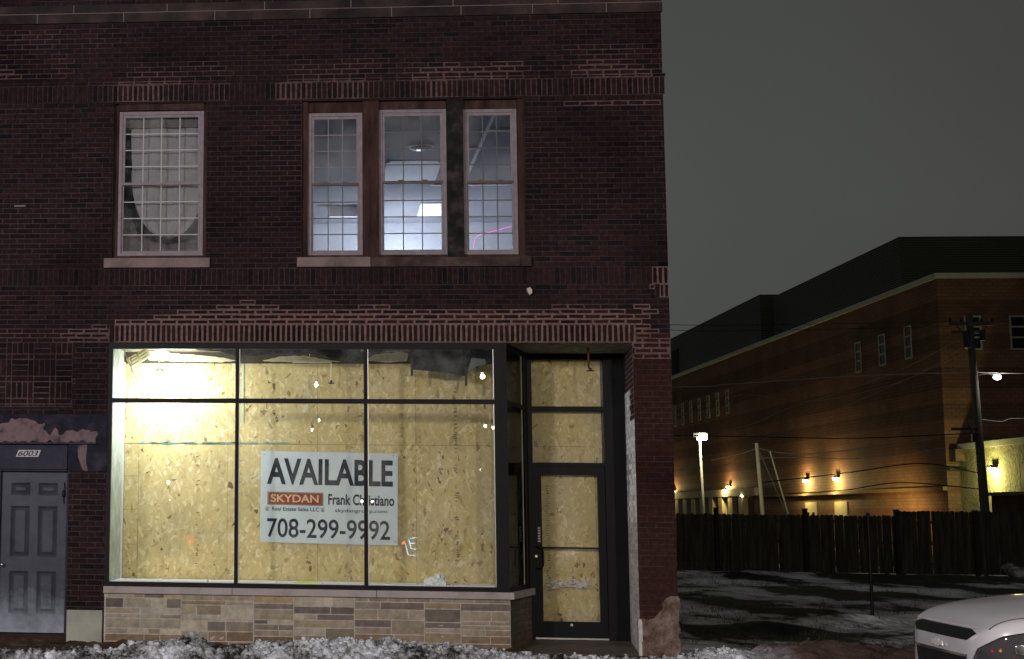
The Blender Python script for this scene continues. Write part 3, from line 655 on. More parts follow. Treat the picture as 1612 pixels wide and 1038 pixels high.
# ---- lettering helper (Blender's built-in font, turned into mesh)
def text(s, x0, x1, z0, z1, y, m, parent, name, bold=0.0, shear=0.0, depth=.0008, tilt=0, frame=None):
    c = bpy.data.curves.new(name, 'FONT'); c.body = s; c.offset = bold; c.shear = shear; c.extrude = 0.004
    t = bpy.data.objects.new(name+'_tmp', c); COL.objects.link(t); bpy.context.view_layer.update()
    me = bpy.data.meshes.new_from_object(t.evaluated_get(bpy.context.evaluated_depsgraph_get()))
    bpy.data.objects.remove(t); bpy.data.curves.remove(c)
    xs_ = [v.co.x for v in me.vertices]; ys_ = [v.co.y for v in me.vertices]; zs_ = [v.co.z for v in me.vertices]
    ax, bx, ay, by, az, bz = min(xs_), max(xs_), min(ys_), max(ys_), min(zs_), max(zs_)
    off = parent_world(parent)
    for v in me.vertices:
        u = x0+(v.co.x-ax)/(bx-ax)*(x1-x0); w = z0+(v.co.y-ay)/(by-ay)*(z1-z0); d = y-(v.co.z-az)/(bz-az)*depth
        p = Vector((u, d, w))
        if frame: p = frame(p)
        v.co = p-off
    me.materials.clear(); me.materials.append(m)
    o = bpy.data.objects.new(name, me); COL.objects.link(o); o.parent = parent; return o
q = MB(); q.prism([(-3.915, 2.378), (-3.62, 2.378), (-3.585, 2.468), (-3.88, 2.468)], .022, .03)
NP = q.build('number_plate', mat('white_number_plate', (.46, .46, .50), .5), AF)
ink = mat('black_ink', (.008, .008, .010), .6)
text('6003', -3.887, -3.617, 2.388, 2.459, .0215, ink, NP, 'house_number', .012, .35)
q = MB(); q.prism([(-3.922, 2.372), (-3.615, 2.372), (-3.578, 2.474), (-3.885, 2.474)], .0255, .0302); q.build('plate_border', ink, NP)

# ---- upper windows
def window(x0, x1, z0, z1, ncol, grille, railm, top_g, yf=.10):
    g = MB(); f = .045; f2 = .075; zm = z0+(z1-z0)*.498
    g.box((x0, yf, z0), (x0+f, yf+.1, z1)); g.box((x1-f, yf, z0), (x1, yf+.1, z1)); g.box((x0+f, yf, z1-f), (x1-f, yf+.1, z1)); g.box((x0+f, yf, z0), (x1-f, yf+.1, z0+f))
    W_ = g.build('window', MT['vinyl'], BR, bevel=.004)
    a, b = x0+f, x1-f
    g = MB(); s = .034
    g.box((a, yf+.018, zm), (a+s, yf+.045, z1-f)); g.box((b-s, yf+.018, zm), (b, yf+.045, z1-f)); g.box((a+s, yf+.018, z1-f-s), (b-s, yf+.045, z1-f))
    g.box((a, yf+.034, z0+f), (a+s*.7, yf+.07, zm)); g.box((b-s*.7, yf+.034, z0+f), (b, yf+.07, zm)); g.box((a+s*.7, yf+.034, z0+f), (b-s*.7, yf+.07, z0+f+s*.8))
    g.build('sash', MT['vinyl'], W_)
    g = MB(); g.box((a, yf+.006, zm-.016), (b, yf+.05, zm+.016)); 
    for kx in (.3, .7):
        xx = a+(b-a)*kx; g.box((xx-.035, yf+.01, zm+.016), (xx+.035, yf+.03, zm+.032))
    g.build('meeting_rail', railm, W_)
    gw = .013
    for nm, (za, zb, yy, mm) in {'upper': (zm+.016, z1-f-s, yf+.026, top_g), 'lower': (z0+f+s*.8, zm-.016, yf+.048, grille)}.items():
        g = MB(); aa, bb = (a+s, b-s) if nm == 'upper' else (a+s*.7, b-s*.7)
        for k in range(1, ncol): xx = aa+(bb-aa)*k/ncol; g.box((xx-gw/2, yy, za), (xx+gw/2, yy+.008, zb))
        for k in range(1, 4): zz = za+(zb-za)*k/4; g.box((aa, yy-.001, zz-gw/2), (bb, yy+.007, zz+gw/2))
        g.build('grille', mm, W_)
        g = MB(); g.box((aa, yy+.010, za), (bb, yy+.013, zb)); g.build('pane', MT['glass_up'], W_)
    return W_
window(-2.645, -1.515, 5.03, 6.985, 4, MT['muntin'], MT['vinyl'], MT['muntin'])
window(-.135, .575, 5.025, 6.93, 3, MT['muntingrey'], MT['vinyldark'], MT['vinyl'])
window(.785, 1.662, 5.03, 6.965, 3, MT['muntingrey'], MT['vinyldark'], MT['muntingrey'])
window(1.875, 2.565, 5.025, 6.955, 3, MT['muntingrey'], MT['vinyldark'], MT['muntingrey'])
g = MB(); g.box((.578, .04, 4.98), (.782, .3, 7.07)); g.box((2.568, .05, 4.98), (2.644, .3, 7.07)); g.box((-.221, .06, 4.98), (-.138, .3, 7.07))
g.box((-.138, .10, 6.935), (.578, .3, 7.07)); g.box((.785, .10, 6.97), (1.66, .3, 7.07)); g.box((1.875, .10, 6.96), (2.568, .3, 7.07)); g.box((-2.705, .09, 4.98), (-2.648, .3, 7.07)); g.box((-1.512, .09, 4.98), (-1.468, .3, 7.07)); g.box((-2.648, .05, 6.988), (-1.512, .3, 7.07))
g.box((-.138, .07, 4.98), (2.568, .3, 5.024)); g.box((-2.648, .07, 4.98), (-1.512, .3, 5.029))
g.build('window_surround', MT['mullstone'], BR)
g = MB(); g.box((1.664, .03, 4.98), (1.872, .3, 7.07)); g.build('sooty_mullion', MT['mulldark'], BR)
g = MB(); g.box((-2.8, -.055, 4.85), (-1.41, .09, 4.978)); g.build('window_sill', MT['limestone'], BR, bevel=.006)
g = MB(); g.box((-.278, -.055, 4.85), (.668, .09, 4.978)); g.build('window_sill', MT['limestone'], BR, bevel=.006)
g = MB(); g.box((.676, -.045, 4.85), (2.57, .09, 4.972)); g.box((2.576, -.06, 4.845), (2.70, .05, 4.98)); g.build('window_sill', noisy('sooty_sill', [(.022, .018, .017), (.06, .045, .041), (.12, .085, .078)], 2.6, .9, .7, 25), BR, bevel=.006)

# ---- the lit room upstairs, and the dark one with a hung blanket
rw = noisy('painted_wall', [(.50, .50, .52), (.56, .56, .58)], 1.2, .9, .05); rc = noisy('grey_ceiling', [(.22, .21, .22), (.27, .26, .27)], 1.2, .9, .05)
g = MB(); RX0, RX1, RY, RZ = -1.2, 4.05, 9.0, 7.30
g.add([(RX0, .36, RZ), (RX1, .36, RZ), (RX1, RY, RZ), (RX0, RY, RZ)], [(3, 2, 1, 0)]); g.build('ceiling', rc, BR); g = MB(); g.add([(RX0, RY, 4.5), (RX1, RY, 4.5), (RX1, RY, RZ), (RX0, RY, RZ)], [(0, 1, 2, 3)])
g.add([(RX0, .36, 4.5), (RX0, RY, 4.5), (RX0, RY, RZ), (RX0, .36, RZ)], [(0, 1, 2, 3)]); g.add([(RX1, .36, 4.5), (RX1, RY, 4.5), (RX1, RY, RZ), (RX1, .36, RZ)], [(3, 2, 1, 0)])
g.add([(RX0, .36, 4.52), (RX1, .36, 4.52), (RX1, RY, 4.52), (RX0, RY, 4.52)], [(0, 1, 2, 3)])
g.build('lit_room', rw, BR)
g = MB(); g.box((2.43, .8, 7.27), (2.475, 5.7, 7.299)); g.box((1.13, 4.1, 7.285), (1.90, 5.6, 7.299)); g.box((1.85, 7.2, 7.28), (2.35, 8.3, 7.299)); g.box((2.48, 2.3, 7.275), (3.3, 2.34, 7.299)); g.box((1.9, 3.35, 7.275), (2.43, 3.39, 7.299)); g.box((1.9, 5.75, 7.275), (4.0, 5.8, 7.299)); g.box((1.08, 4.1, 7.26), (1.13, 5.6, 7.299)); g.box((1.9, 4.1, 7.26), (1.95, 5.6, 7.299)); g.box((.2, 7.4, 7.1), (.9, 7.5, 7.299))
g.build('ceiling_trim', noisy('white_trim', [(.8, .8, .8), (.85, .85, .85)], 2), BR)
g = MB(); g.box((-3.4, .9, 4.52), (-1.25, 1.0, 7.3)); g.box((-3.4, .36, 7.2), (-1.25, 1.0, 7.3)); g.build('dark_room', noisy('dim_room_wall', [(.03, .038, .05), (.05, .06, .075)], 2), BR)
# room light: an unseen lamp added below the sill line
FL = empty('unseen_room_lamp', (1.6, 8.0, 4.52), 'unseen floor lamp added to light the upstairs room, below the window sills', 'lamp')
q = MB(); q.lathe((1.6, 8.0, 4.52), [(0, 0), (.14, .0), (.14, .02), (.015, .04), (.012, 1.2), (0, 1.2)], 16); q.build('stand', MT['darkmetal'], FL)
q = MB(); q.lathe((1.6, 8.0, 5.7), [(.10, 0), (.17, .22)], 20); q.build('lamp_shade', mat('cold_lit_shade', (.7, .75, .8), .6, emit=(.75, .87, 1), es=6), FL)
lamp('bulb', 'POINT', (1.6, 8.0, 5.95), P_ROOM, (.72, .85, 1.0), FL, .09)
CLf = empty('ceiling_light', (1.56, 3.2, 7.29), 'flush ceiling light unlit with glinting rim, behind the middle upstairs window', 'ceiling light')
q = MB(); q.lathe((1.56, 3.2, 7.295), [(.0, -.07), (.10, -.065), (.17, -.03)], 24); q.build('bowl', mat('smoked_bowl', (.06, .05, .05), .3), CLf, smooth=True)
q = MB(); q.lathe((1.56, 3.2, 7.295), [(.17, -.035), (.19, -.03), (.19, .0), (.17, .0)], 24); q.build('rim', MT['silver'], CLf, smooth=True)
q = MB(); q.tube([(2.64, 6, 6.24), (2.66, 6, 6.38), (2.72, 6, 6.45), (2.85, 6, 6.49), (3.05, 6, 6.54), (3.4, 6, 6.64), (3.9, 6, 6.75)], .006, 6)
o = top(q, 'led_strip', mat('magenta_led', (1, .1, .6), .5, emit=(.9, .12, .6), es=1.6), (2.64, 6, 6.24)); setp(o, 'curved magenta light strip seen low in the right upstairs window', 'light strip')
# blanket hung as a curtain in the left window
g = MB(); nx, nz = 30, 34; vs = []; zt, zb = 7.02, 5.30
for j in range(nz+1):
    t = j/nz; z = zt-(zt-zb)*t
    wl = .50*(1-max(0, (t-.45)/.55)**2.3)**.5 if t > .45 else .50+.01*sin(t*9)
    wl = max(wl, .02); cxm = -2.0
    for i in range(nx+1):
        u = -1+2*i/nx; vs.append((cxm+u*wl, .29+.02*sin(u*7+t*3)+.012*noise.noise(Vector((u*3, t*4, 0))), z))
g.add(vs, [(j*(nx+1)+i, (j+1)*(nx+1)+i, (j+1)*(nx+1)+i+1, j*(nx+1)+i+1) for j in range(nz) for i in range(nx)])
o = top(g, 'hung_sheet', noisy('grey_cotton', [(.30, .30, .275), (.35, .35, .32)], 5, .9, .3, 20), (-2.04, .29, 7.02), smooth=True)
sm = o.modifiers.new('s', 'SOLIDIFY'); sm.thickness = .006
setp(o, 'pale grey sheet hung inside the left upstairs window with a rounded lower edge', 'curtain')
g = MB(); g.prism(rough_poly([(-2.62, 5.0), (-1.53, 5.0), (-1.53, 5.32), (-1.75, 5.27), (-2.0, 5.22), (-2.2, 5.26), (-2.4, 5.36), (-2.5, 5.6), (-2.56, 5.62), (-2.62, 5.5)], .02, 4), .33, .36)
o = top(g, 'cushion', noisy('brown_grey_cloth', [(.08, .072, .06), (.14, .125, .105)], 7, .9, .6), (-2.0, .34, 5.0)); setp(o, 'brownish cloth bundle stuffed along the bottom of the left upstairs window', 'cloth')
q = MB(); q.box((-2.62, .24, 6.80), (-1.53, .27, 6.99)); o = top(q, 'roller_blind', noisy('rolled_blind', [(.13, .12, .10), (.19, .18, .155)], 6, .8), (-2.07, .25, 6.98)); setp(o, 'rolled beige blind at the head of the left upstairs window', 'blind')

# ============================================================ BOARDING BEHIND THE GLASS
OS = empty('plywood_hoarding', (0, 1.05, .75), 'yellow strand board wall standing behind the shop window glass', 'hoarding')
cuts = [(-2.634, -2.44), (-2.436, -1.225), (-1.222, -.012), (-.008, 1.30), (1.304, 2.52), (2.523, 2.72)]
for i, (a, b) in enumerate(cuts):
    for j, (c, d) in enumerate(((.797, 2.612), (2.616, 3.71))):
        if i == 0:
            zs_ = [.797, 1.25, 1.72, 2.17, 2.612] if j == 0 else [2.616, 3.1, 3.71]
            for za, zb in zip(zs_, zs_[1:]):
                q = MB(); q.box((a, 1.05, za+.002), (b, 1.062, zb-.002)); q.build('board', MT['osb'], OS)
        else:
            q = MB(); dy = .003*((i*7+j*3) % 4); q.box((a, 1.05+dy, c), (b, 1.062+dy, d)); q.build('board', MT['osb'], OS)
q = MB(); q.box((-2.66, 1.066, .74), (2.75, 1.15, 3.87)); q.build('backing', mat('dark_gap', (.05, .035, .02)), OS)
chalk = mat('blue_chalk_line', (.18, .42, .42), .8); stamp = mat('ink_stamp', (.16, .13, .08), .8)
q = MB()
for k in range(60):
    x = random.uniform(-2.43, -.05); q.box((x, 1.046, 2.625+random.gauss(0, .006)), (x+random.uniform(.03, .12), 1.0498, 2.635+random.gauss(0, .006)))
q.build('chalk_mark', chalk, OS)
q = MB(); rs = random.Random(4)
for z in [1.0+.027*k for k in range(90)]:
    if rs.random() < .68:
        wv = rs.uniform(.01, .05); xx = 1.84-(z-1)*.008+rs.uniform(-.012, .012); q.box((xx-wv/2, 1.0472, z), (xx+wv/2, 1.0498, z+rs.choice([.006, .012, .018])))
    if rs.random() < .3:
        xx = -1.62+rs.uniform(-.02, .02); q.box((xx-.02, 1.0472, z), (xx+.015, 1.0498, z+rs.choice([.006, .014])))
q.build('ink_stamp', stamp, OS)
q = MB()
for x, z, w, h in ((-2.2, 2.75, .012, .3), (-1.02, 2.9, .02, .8), (-.14, 3.05, .012, .5)):
    q.box((x-w/2, 1.0462, z), (x+w/2, 1.0498, z+h))
q.build('blue_smudge', mat('faint_blue_chalk', (.38, .52, .42), .8), OS)
DB = empty('door_boarding', (3.33, 1.36, .1), 'strand board sheets closing the doorway behind the glass entry door', 'boarding')
for a, b, c, d in ((2.82, 3.70, .1, 2.62), (2.82, 3.70, 2.624, 3.8), (3.703, 3.80, .1, 3.8)):
    q = MB(); q.box((a, 1.36, c), (b, 1.372, d)); q.build('board', MT['osb2'], DB)
q = MB(); q.box((2.78, 1.374, .0), (4.1, 1.45, 3.87)); q.build('backing', mat('dark_gap2', (.05, .035, .02)), DB)
q = MB(); rs = random.Random(9)
for k in range(46):
    z = .6+k*.033; xx = 3.07+rs.uniform(-.012, .012); q.box((xx-.02, 1.3575, z), (xx+.018, 1.3598, z+rs.choice([.006, .014])))
q.build('ink_stamp', stamp, DB)

# ---- the realtor's sign (tilted a little), fixed on the board
SG = empty('letting_sign', (.135, 1.03, 1.9), 'large white for-let board reading AVAILABLE with a phone number', 'sign')
ang = RD(-.75)
def sgf(p):
    u, w = p.x-.135, p.z-1.9; return Vector((.135+u*cos(ang)-w*sin(ang)-.006*w, p.y, 1.9+u*sin(ang)+w*cos(ang)))
q = MB(); q.box((-.775, 1.026, 1.29), (1.055, 1.036, 2.51)); q.v = [tuple(sgf(Vector(v))) for v in q.v]
q.build('board', noisy('white_corrugated_plastic', [(.50, .57, .60), (.55, .62, .65)], 2, .5, .05), SG)
dk = mat('charcoal_print', (.025, .028, .04), .6)
def T(s, px0, px1, py0, py1, m, nm, bold=0, shear=0):
    # sign measured on a 60 x 40 grid of inches
    X = lambda u: -.775+u*1.83/1.0; Z = lambda w: 2.51-w*1.22
    text(s, X(px0), X(px1), Z(py1), Z(py0), 1.0255, m, SG, nm, bold, shear, frame=sgf)
T('AVAILABLE', .045, .965, .075, .365, dk, 'headline', .028)
T('708-299-9992', .05, .945, .735, .945, dk, 'phone_number', .012)
T('Frank Christiano', .495, .975, .455, .575, dk, 'agent_name', .026)
T('skydangroup.com', .545, .925, .615, .665, dk, 'web_address', .010)
T('Real Estate Sales LLC', .085, .43, .61, .652, dk, 'small_print', .016)
red = noisy('dark_red_print', [(.22, .03, .02), (.28, .05, .03)], 8); gold = mat('gold_print', (.62, .45, .24), .6); gr = mat('grey_print', (.20, .18, .14), .6)
X = lambda u: -.775+u*1.83; Z = lambda w: 2.51-w*1.22
q = MB(); q.box((X(.05), 1.0245, Z(.59)), (X(.46), 1.0262, Z(.445))); q.v = [tuple(sgf(Vector(v))) for v in q.v]; q.build('logo_border', gr, SG)
q = MB(); q.box((X(.06), 1.0236, Z(.578)), (X(.45), 1.0247, Z(.457))); q.v = [tuple(sgf(Vector(v))) for v in q.v]; q.build('logo_panel', red, SG)
text('SKYDAN', X(.075), X(.425), Z(.558), Z(.473), 1.0234, gold, SG, 'logo_lettering', .018, frame=sgf)
for a in (.038, .445):
    q = MB()
    q.box((X(a), 1.0252, Z(.655)), (X(a)+.04, 1.0262, Z(.65))); q.box((X(a), 1.0252, Z(.618)), (X(a)+.04, 1.0262, Z(.613))); q.box((X(a), 1.0252, Z(.65)), (X(a)+.006, 1.0262, Z(.618))); q.box((X(a)+.034, 1.0252, Z(.65)), (X(a)+.04, 1.0262, Z(.618))); q.box((X(a)+.014, 1.0252, Z(.655)), (X(a)+.026, 1.0262, Z(.625)))
    q.v = [tuple(sgf(Vector(v))) for v in q.v]; q.build('equal_housing_mark', dk, SG)
for u, w in ((.025, .03), (.5, .13), (.98, .97), (.97, .03)): q = MB(); q.tube([(X(u), 1.026, Z(w)), (X(u), 1.022, Z(w))], .007, 8); q.build('screw', MT['darkmetal'], SG)

# ---- things inside the window
WL = empty('work_lamp', (-2.12, .62, 3.42), 'glaring white work lamp hung in the top left corner of the shop window', 'work lamp')
q = MB(); q.lathe((-2.12, .62, 3.30), [(0, 0), (.08, .01), (.13, .05), (.15, .11), (.12, .17), (.06, .21)], 24); q.build('bulb', mat('blinding_white_bulb', (1, 1, 1), .4, emit=(.93, .97, 1), es=60), WL, smooth=True)
q = MB(); q.lathe((-2.12, .62, 3.51), [(.07, 0), (.08, .04), (.05, .09), (0, .09)], 20); q.tube([(-2.12, .62, 3.6), (-2.14, .63, 3.75), (-2.12, .62, 3.87)], .006, 6); q.build('socket', MT['whitewood'], WL)
lamp('work_light', 'POINT', (-2.02, .64, 3.36), P_WORK, (.84, .93, 1.0), WL, .12)
q = MB(); paper = noisy('torn_facing_paper', [(.42, .34, .20), (.6, .52, .34), (.66, .6, .42)], 6, .85, .6)
q.prism(rough_poly([(-2.35, 3.86), (-2.3, 3.74), (-1.9, 3.72), (-1.3, 3.71), (-1.12, 3.73), (-1.3, 3.77), (-1.6, 3.80), (-2.0, 3.83), (-2.1, 3.868)], .012, 3), .86, .90)
q.prism(rough_poly([(-.75, 3.73), (-.5, 3.79), (-.2, 3.80), (.1, 3.75), (.3, 3.72), (-.3, 3.712)], .01, 7), .88, .91)
q.prism(rough_poly([(.64, 3.74), (.75, 3.82), (1.1, 3.85), (1.2, 3.84), (1.18, 3.73), (.9, 3.715)], .01, 9), .88, .91)
o = top(q, 'torn_paper', paper, (-.6, .88, 3.87)); setp(o, 'torn tan facing paper hanging along the ceiling edge above the boards', 'paper')
def film(name, pts, y, lab, grp=None):
    q = MB(); n = 0; q.prism(rough_poly(pts, .010, y*9, .05), y, y+.005)
    o = top(q, name, MT['black_plastic'], (pts[0][0], y, pts[0][1])); setp(o, lab, 'plastic sheet', grp); return o
film('plastic_sheet', [(-1.85, 3.868), (-1.3, 3.82), (-1.08, 3.76), (-.95, 3.76), (-.6, 3.79), (-.2, 3.80), (.1, 3.76), (.55, 3.68), (.55, 3.868)], .60, 'long black plastic strip sagging along the top of the two left panes')
film('plastic_sheet', [(.63, 3.80), (.9, 3.83), (1.2, 3.85), (1.2, 3.868), (.63, 3.868)], .58, 'short torn black plastic scrap beside the second mullion')
film('plastic_sheet', [(1.22, 3.868), (1.24, 3.58), (1.6, 3.55), (1.92, 3.50), (1.99, 3.60), (2.12, 3.64), (2.29, 3.66), (2.29, 3.868)], .56, 'large black plastic flap hanging in the top right corner of the window')
q = MB(); q.prism([(1.94, 3.56), (2.05, 3.62), (2.19, 3.655), (2.17, 3.72), (2.0, 3.74)], .545, .552); o = top(q, 'grey_rag', noisy('greenish_felt', [(.10, .115, .11), (.16, .175, .165)], 8, .9, .5), (2.05, .55, 3.74)); setp(o, 'grey green torn rag over the black flap', 'rag')
for x, z0, z1, lab in ((1.22, 3.50, 3.868, 'dark wooden stick hanging at the left edge of the black flap'), (1.92, 3.37, 3.868, 'longer dark wooden stick hanging right of the black flap'), (-.995, 3.70, 3.868, 'short dark strap hanging beside the first mullion')):
    q = MB(); q.box((x-.012, .53, z0), (x+.018, .544, z1)); q.box((x-.016, .525, z1-.06), (x+.022, .55, z1)); o = top(q, 'stick', noisy('dark_wood', [(.03, .026, .02), (.06, .05, .03)], 20), (x, .54, z1)); setp(o, lab, 'stick', 'sticks hanging in the window head')
SPk = empty('sprinkler_pipe', (.17, .8, 3.87), 'pale bent sprinkler pipe hanging before the boards in the middle pane', 'sprinkler pipe')
q = MB(); q.tube([(-.12, .8, 3.87), (-.12, .8, 3.70), (-.35, .8, 3.70)], .009, 8); q.tube([(-.12, .8, 3.70), (.17, .8, 3.70), (.17, .8, 3.45)], .011, 8); q.build('pipe', MT['metalw'], SPk)
q = MB(); q.lathe((.17, .8, 3.41), [(0, 0), (.012, .0), (.045, .012), (.045, .018), (.015, .022), (.015, .05)], 14); q.build('sprinkler_head', MT['darkmetal'], SPk)
SP2 = empty('sprinkler_pipe', (3.52, .55, 3.87), 'rusty sprinkler drop hanging from the soffit over the entry', 'sprinkler pipe')
q = MB(); q.tube([(3.5, .55, 3.87), (3.5, .55, 3.62), (3.52, .55, 3.585)], .014, 8); q.build('pipe', noisy('rusty_pipe', [(.05, .025, .015), (.10, .05, .03)], 20), SP2)
q = MB(); q.lathe((3.52, .55, 3.56), [(0, 0), (.05, .008), (.05, .016), (.016, .02), (.016, .05)], 14); q.build('sprinkler_head', MT['darkmetal'], SP2)
ylw = noisy('yellow_wrapper', [(.62, .52, .16), (.7, .62, .3), (.75, .72, .55)], 9)
for (x, z, a, lab) in ((-2.46, 3.70, .5, 'yellow printed paper wrapper wedged in the upper left window corner'), (-2.33, 3.78, .6, 'second yellow wrapper nearer the lamp beneath the window head')):
    q = MB(); w, h = .085, .065; c_, s_ = cos(a), sin(a)
    q.prism([(x+u*c_-v*s_, z+u*s_+v*c_) for u, v in ((-w, -h), (w, -h), (w, h), (-w, h))], .55, .60)
    o = top(q, 'paper_wrapper', ylw, (x, .57, z)); setp(o, lab, 'wrapper', 'yellow wrappers in the window corner')
    q = MB()
    for k in (-1, 0, 1):
        q.prism([(x+u*c_-v*s_, z+u*s_+v*c_) for u, v in ((-w*.6, k*.04-.006), (w*.6, k*.04-.006), (w*.6, k*.04+.004), (-w*.6, k*.04+.004))], .5485, .5495)
    q.build('print', dk, o)
q = MB()
for pts in ([(-2.6, .5, 3.86), (-2.5, .5, 3.62), (-2.42, .5, 3.45), (-2.38, .5, 3.3)], [(-2.5, .52, 3.75), (-2.48, .52, 3.5), (-2.54, .52, 3.2), (-2.56, .52, 2.95)], [(-2.42, .5, 3.6), (-2.36, .5, 3.42), (-2.30, .5, 3.36), (-2.36, .5, 3.28)]): q.tube(pts, .007, 6)
o = top(q, 'loose_cable', mat('grey_cable', (.2, .2, .18), .6), (-2.55, .5, 3.87)); setp(o, 'loose grey cables dangling left of the work lamp', 'cable')
q = MB(); rs = random.Random(2)
nx_, nz_ = 20, 10; vs = []; fs = []
for j in range(nz_+1):
    for i in range(nx_+1):
        th = 2*pi*i/nx_; t = j/nz_*pi/2; r = (1+.35*noise.noise(Vector((cos(th)*2, sin(th)*2, j*.4)))+.12*rs.uniform(-1, 1)*(j < nz_)); 
        vs.append((1.50+.155*cos(th)*cos(t)*r, .35+.10*sin(th)*cos(t)*r, .80+.115*sin(t)*(.7+.5*r)*(1 if cos(th) > 0 else .8)))
q.add(vs, [(j*(nx_+1)+i, j*(nx_+1)+i+1, (j+1)*(nx_+1)+i+1, (j+1)*(nx_+1)+i) for j in range(nz_) for i in range(nx_)])
o = top(q, 'plastic_bag', noisy('crumpled_white_plastic', [(.55, .60, .60), (.75, .8, .8)], 30, .3, 1.0, 40), (1.50, .35, .797)); setp(o, 'crumpled white plastic bag lying on the window ledge', 'plastic bag')
q = MB(); q.box((-.28, .30, .798), (-.01, .34, .822)); q.box((-.28, .30, .822), (-.01, .303, .828)); o = top(q, 'spirit_level', mat('lime_plastic', (.55, .65, .12), .5), (-.14, .32, .798)); setp(o, 'short lime yellow bar lying on the window ledge under the sign', 'bar')
q = MB()
for k in range(12):
    x = random.choice([random.uniform(1.2, 2.1), random.uniform(-2.4, 2)]); w = random.uniform(.01, .04); q.box((x, .2+k*.05, .798), (x+w, .23+k*.05, .798+random.uniform(.006, .016)))
o = top(q, 'debris', mat('plaster_crumb', (.4, .35, .26)), (1.6, .4, .798)); setp(o, 'scattered plaster crumbs on the window ledge', 'debris', kind='stuff')
q = MB(); q.box((2.48, .98, 3.28), (2.60, .99, 3.56)); o = top(q, 'yellow_label', mat('yellow_green_paper', (.42, .42, .06), .7), (2.54, .98, 3.42)); setp(o, 'yellow green paper seen through the angled side pane', 'label')
q = MB(); q.box((2.60, .9, .797), (2.69, .98, 3.87)); o = top(q, 'stud', noisy('pine_stud', [(.35, .33, .24), (.45, .42, .32)], 6, .7), (2.64, .94, .797)); setp(o, 'upright timber stud behind the angled side pane', 'timber')
# small white fixture on the brick over the shop sign band
q = MB(); q.prism([(2.635, 4.555), (2.675, 4.575), (2.70, 4.54), (2.70, 4.50), (2.675, 4.475), (2.655, 4.50)], -.07, 0); o = top(q, 'junction_box', mat('white_box', (.55, .5, .46), .6), (2.67, -.03, 4.52)); setp(o, 'small white box stub on the brick right of the upper sill', 'fixture')

# ============================================================ SCHOOL behind the alley
SX, SY = 34.04, 62.0
SC = empty('school_building', (SX, SY, 0), 'long multi storey brick school with dark metal penthouses behind the fence', 'building')
def bandmat():
    m = mat('banded_school_brick', (.2, .1, .05), .85, spec=.2); b = m.node_tree.nodes['Principled BSDF']
    tc = N(m, 'ShaderNodeTexCoord'); sp = N(m, 'ShaderNodeSeparateXYZ'); LK(m, tc.outputs['Object'], sp.inputs[0])
    r = N(m, 'ShaderNodeValToRGB'); r.color_ramp.interpolation = 'CONSTANT'
    mr = N(m, 'ShaderNodeMapRange'); mr.inputs[1].default_value = 0; mr.inputs[2].default_value = 15.3; LK(m, sp.outputs[2], mr.inputs[0]); LK(m, mr.outputs[0], r.inputs[0])
    A = (.21, .112, .068, 1); B = (.24, .16, .09, 1); Cc = (.145, .078, .05, 1)
    el = r.color_ramp.elements; el[0].color = A; el[0].position = 0; el[1].position = .9; el[1].color = A
    for p, c in ((.155, B), (.21, A), (.235, B), (.31, A), (.36, Cc), (.41, A), (.47, Cc), (.53, A), (.58, Cc), (.66, A), (.72, Cc), (.78, A), (.82, Cc)): q = el.new(p); q.color = c
    bt = N(m, 'ShaderNodeTexBrick'); bt.inputs['Scale'].default_value = 1; bt.inputs['Brick Width'].default_value = .42; bt.inputs['Row Height'].default_value = .2; bt.inputs['Mortar Size'].default_value = .018
    bt.inputs['Color1'].default_value = (1, 1, 1, 1); bt.inputs['Color2'].default_value = (.82, .8, .78, 1); bt.inputs['Mortar'].default_value = (.6, .6, .6, 1)
    ad = N(m, 'ShaderNodeMath', operation='ADD'); LK(m, sp.outputs[0], ad.inputs[0]); LK(m, sp.outputs[1], ad.inputs[1]); cb = N(m, 'ShaderNodeCombineXYZ'); LK(m, ad.outputs[0], cb.inputs[0]); LK(m, sp.outputs[2], cb.inputs[1]); LK(m, cb.outputs[0], bt.inputs['Vector'])
    mu = N(m, 'ShaderNodeMixRGB', blend_type='MULTIPLY'); mu.inputs[0].default_value = 1; LK(m, r.outputs[0], mu.inputs[1]); LK(m, bt.outputs[0], mu.inputs[2])
    n = N(m, 'ShaderNodeTexNoise', i_Scale=.35, i_Detail=4); LK(m, tc.outputs['Object'], n.inputs['Vector']); m2 = N(m, 'ShaderNodeMixRGB', blend_type='OVERLAY'); m2.inputs[0].default_value = .5; LK(m, mu.outputs[0], m2.inputs[1]); LK(m, n.outputs[0], m2.inputs[2])
    LK(m, m2.outputs[0], b.inputs['Base Color']); return m
MT['school'] = bandmat()
g = MB(); g.box((SX, SY, -.1), (75, 128, 15.0)); g.build('wall', MT['school'], SC)
g = MB(); g.box((SX-.12, SY-.12, 15.0), (75.2, 128.2, 15.3)); g.build('coping', noisy('pale_metal_coping', [(.45, .45, .36), (.55, .54, .44)], 3, .5), SC)
mtl = mat('dark_corrugated_metal', (.05, .055, .045), .5, .0); bmt = mtl.node_tree.nodes['Principled BSDF']
tcm = N(mtl, 'ShaderNodeTexCoord'); wv = N(mtl, 'ShaderNodeTexWave', i_Scale=2.2); wv.bands_direction = 'Z'; LK(mtl, tcm.outputs['Object'], wv.inputs['Vector'])
bpm = N(mtl, 'ShaderNodeBump', i_Strength=.8, i_Distance=.08); LK(mtl, wv.outputs[0], bpm.inputs['Height']); LK(mtl, bpm.outputs[0], bmt.inputs['Normal'])
rm_ = N(mtl, 'ShaderNodeValToRGB'); rm_.color_ramp.elements[0].color = (.060, .064, .045, 1); rm_.color_ramp.elements[1].color = (.11, .115, .085, 1); LK(mtl, wv.outputs[0], rm_.inputs[0]); LK(mtl, rm_.outputs[0], bmt.inputs['Base Color'])
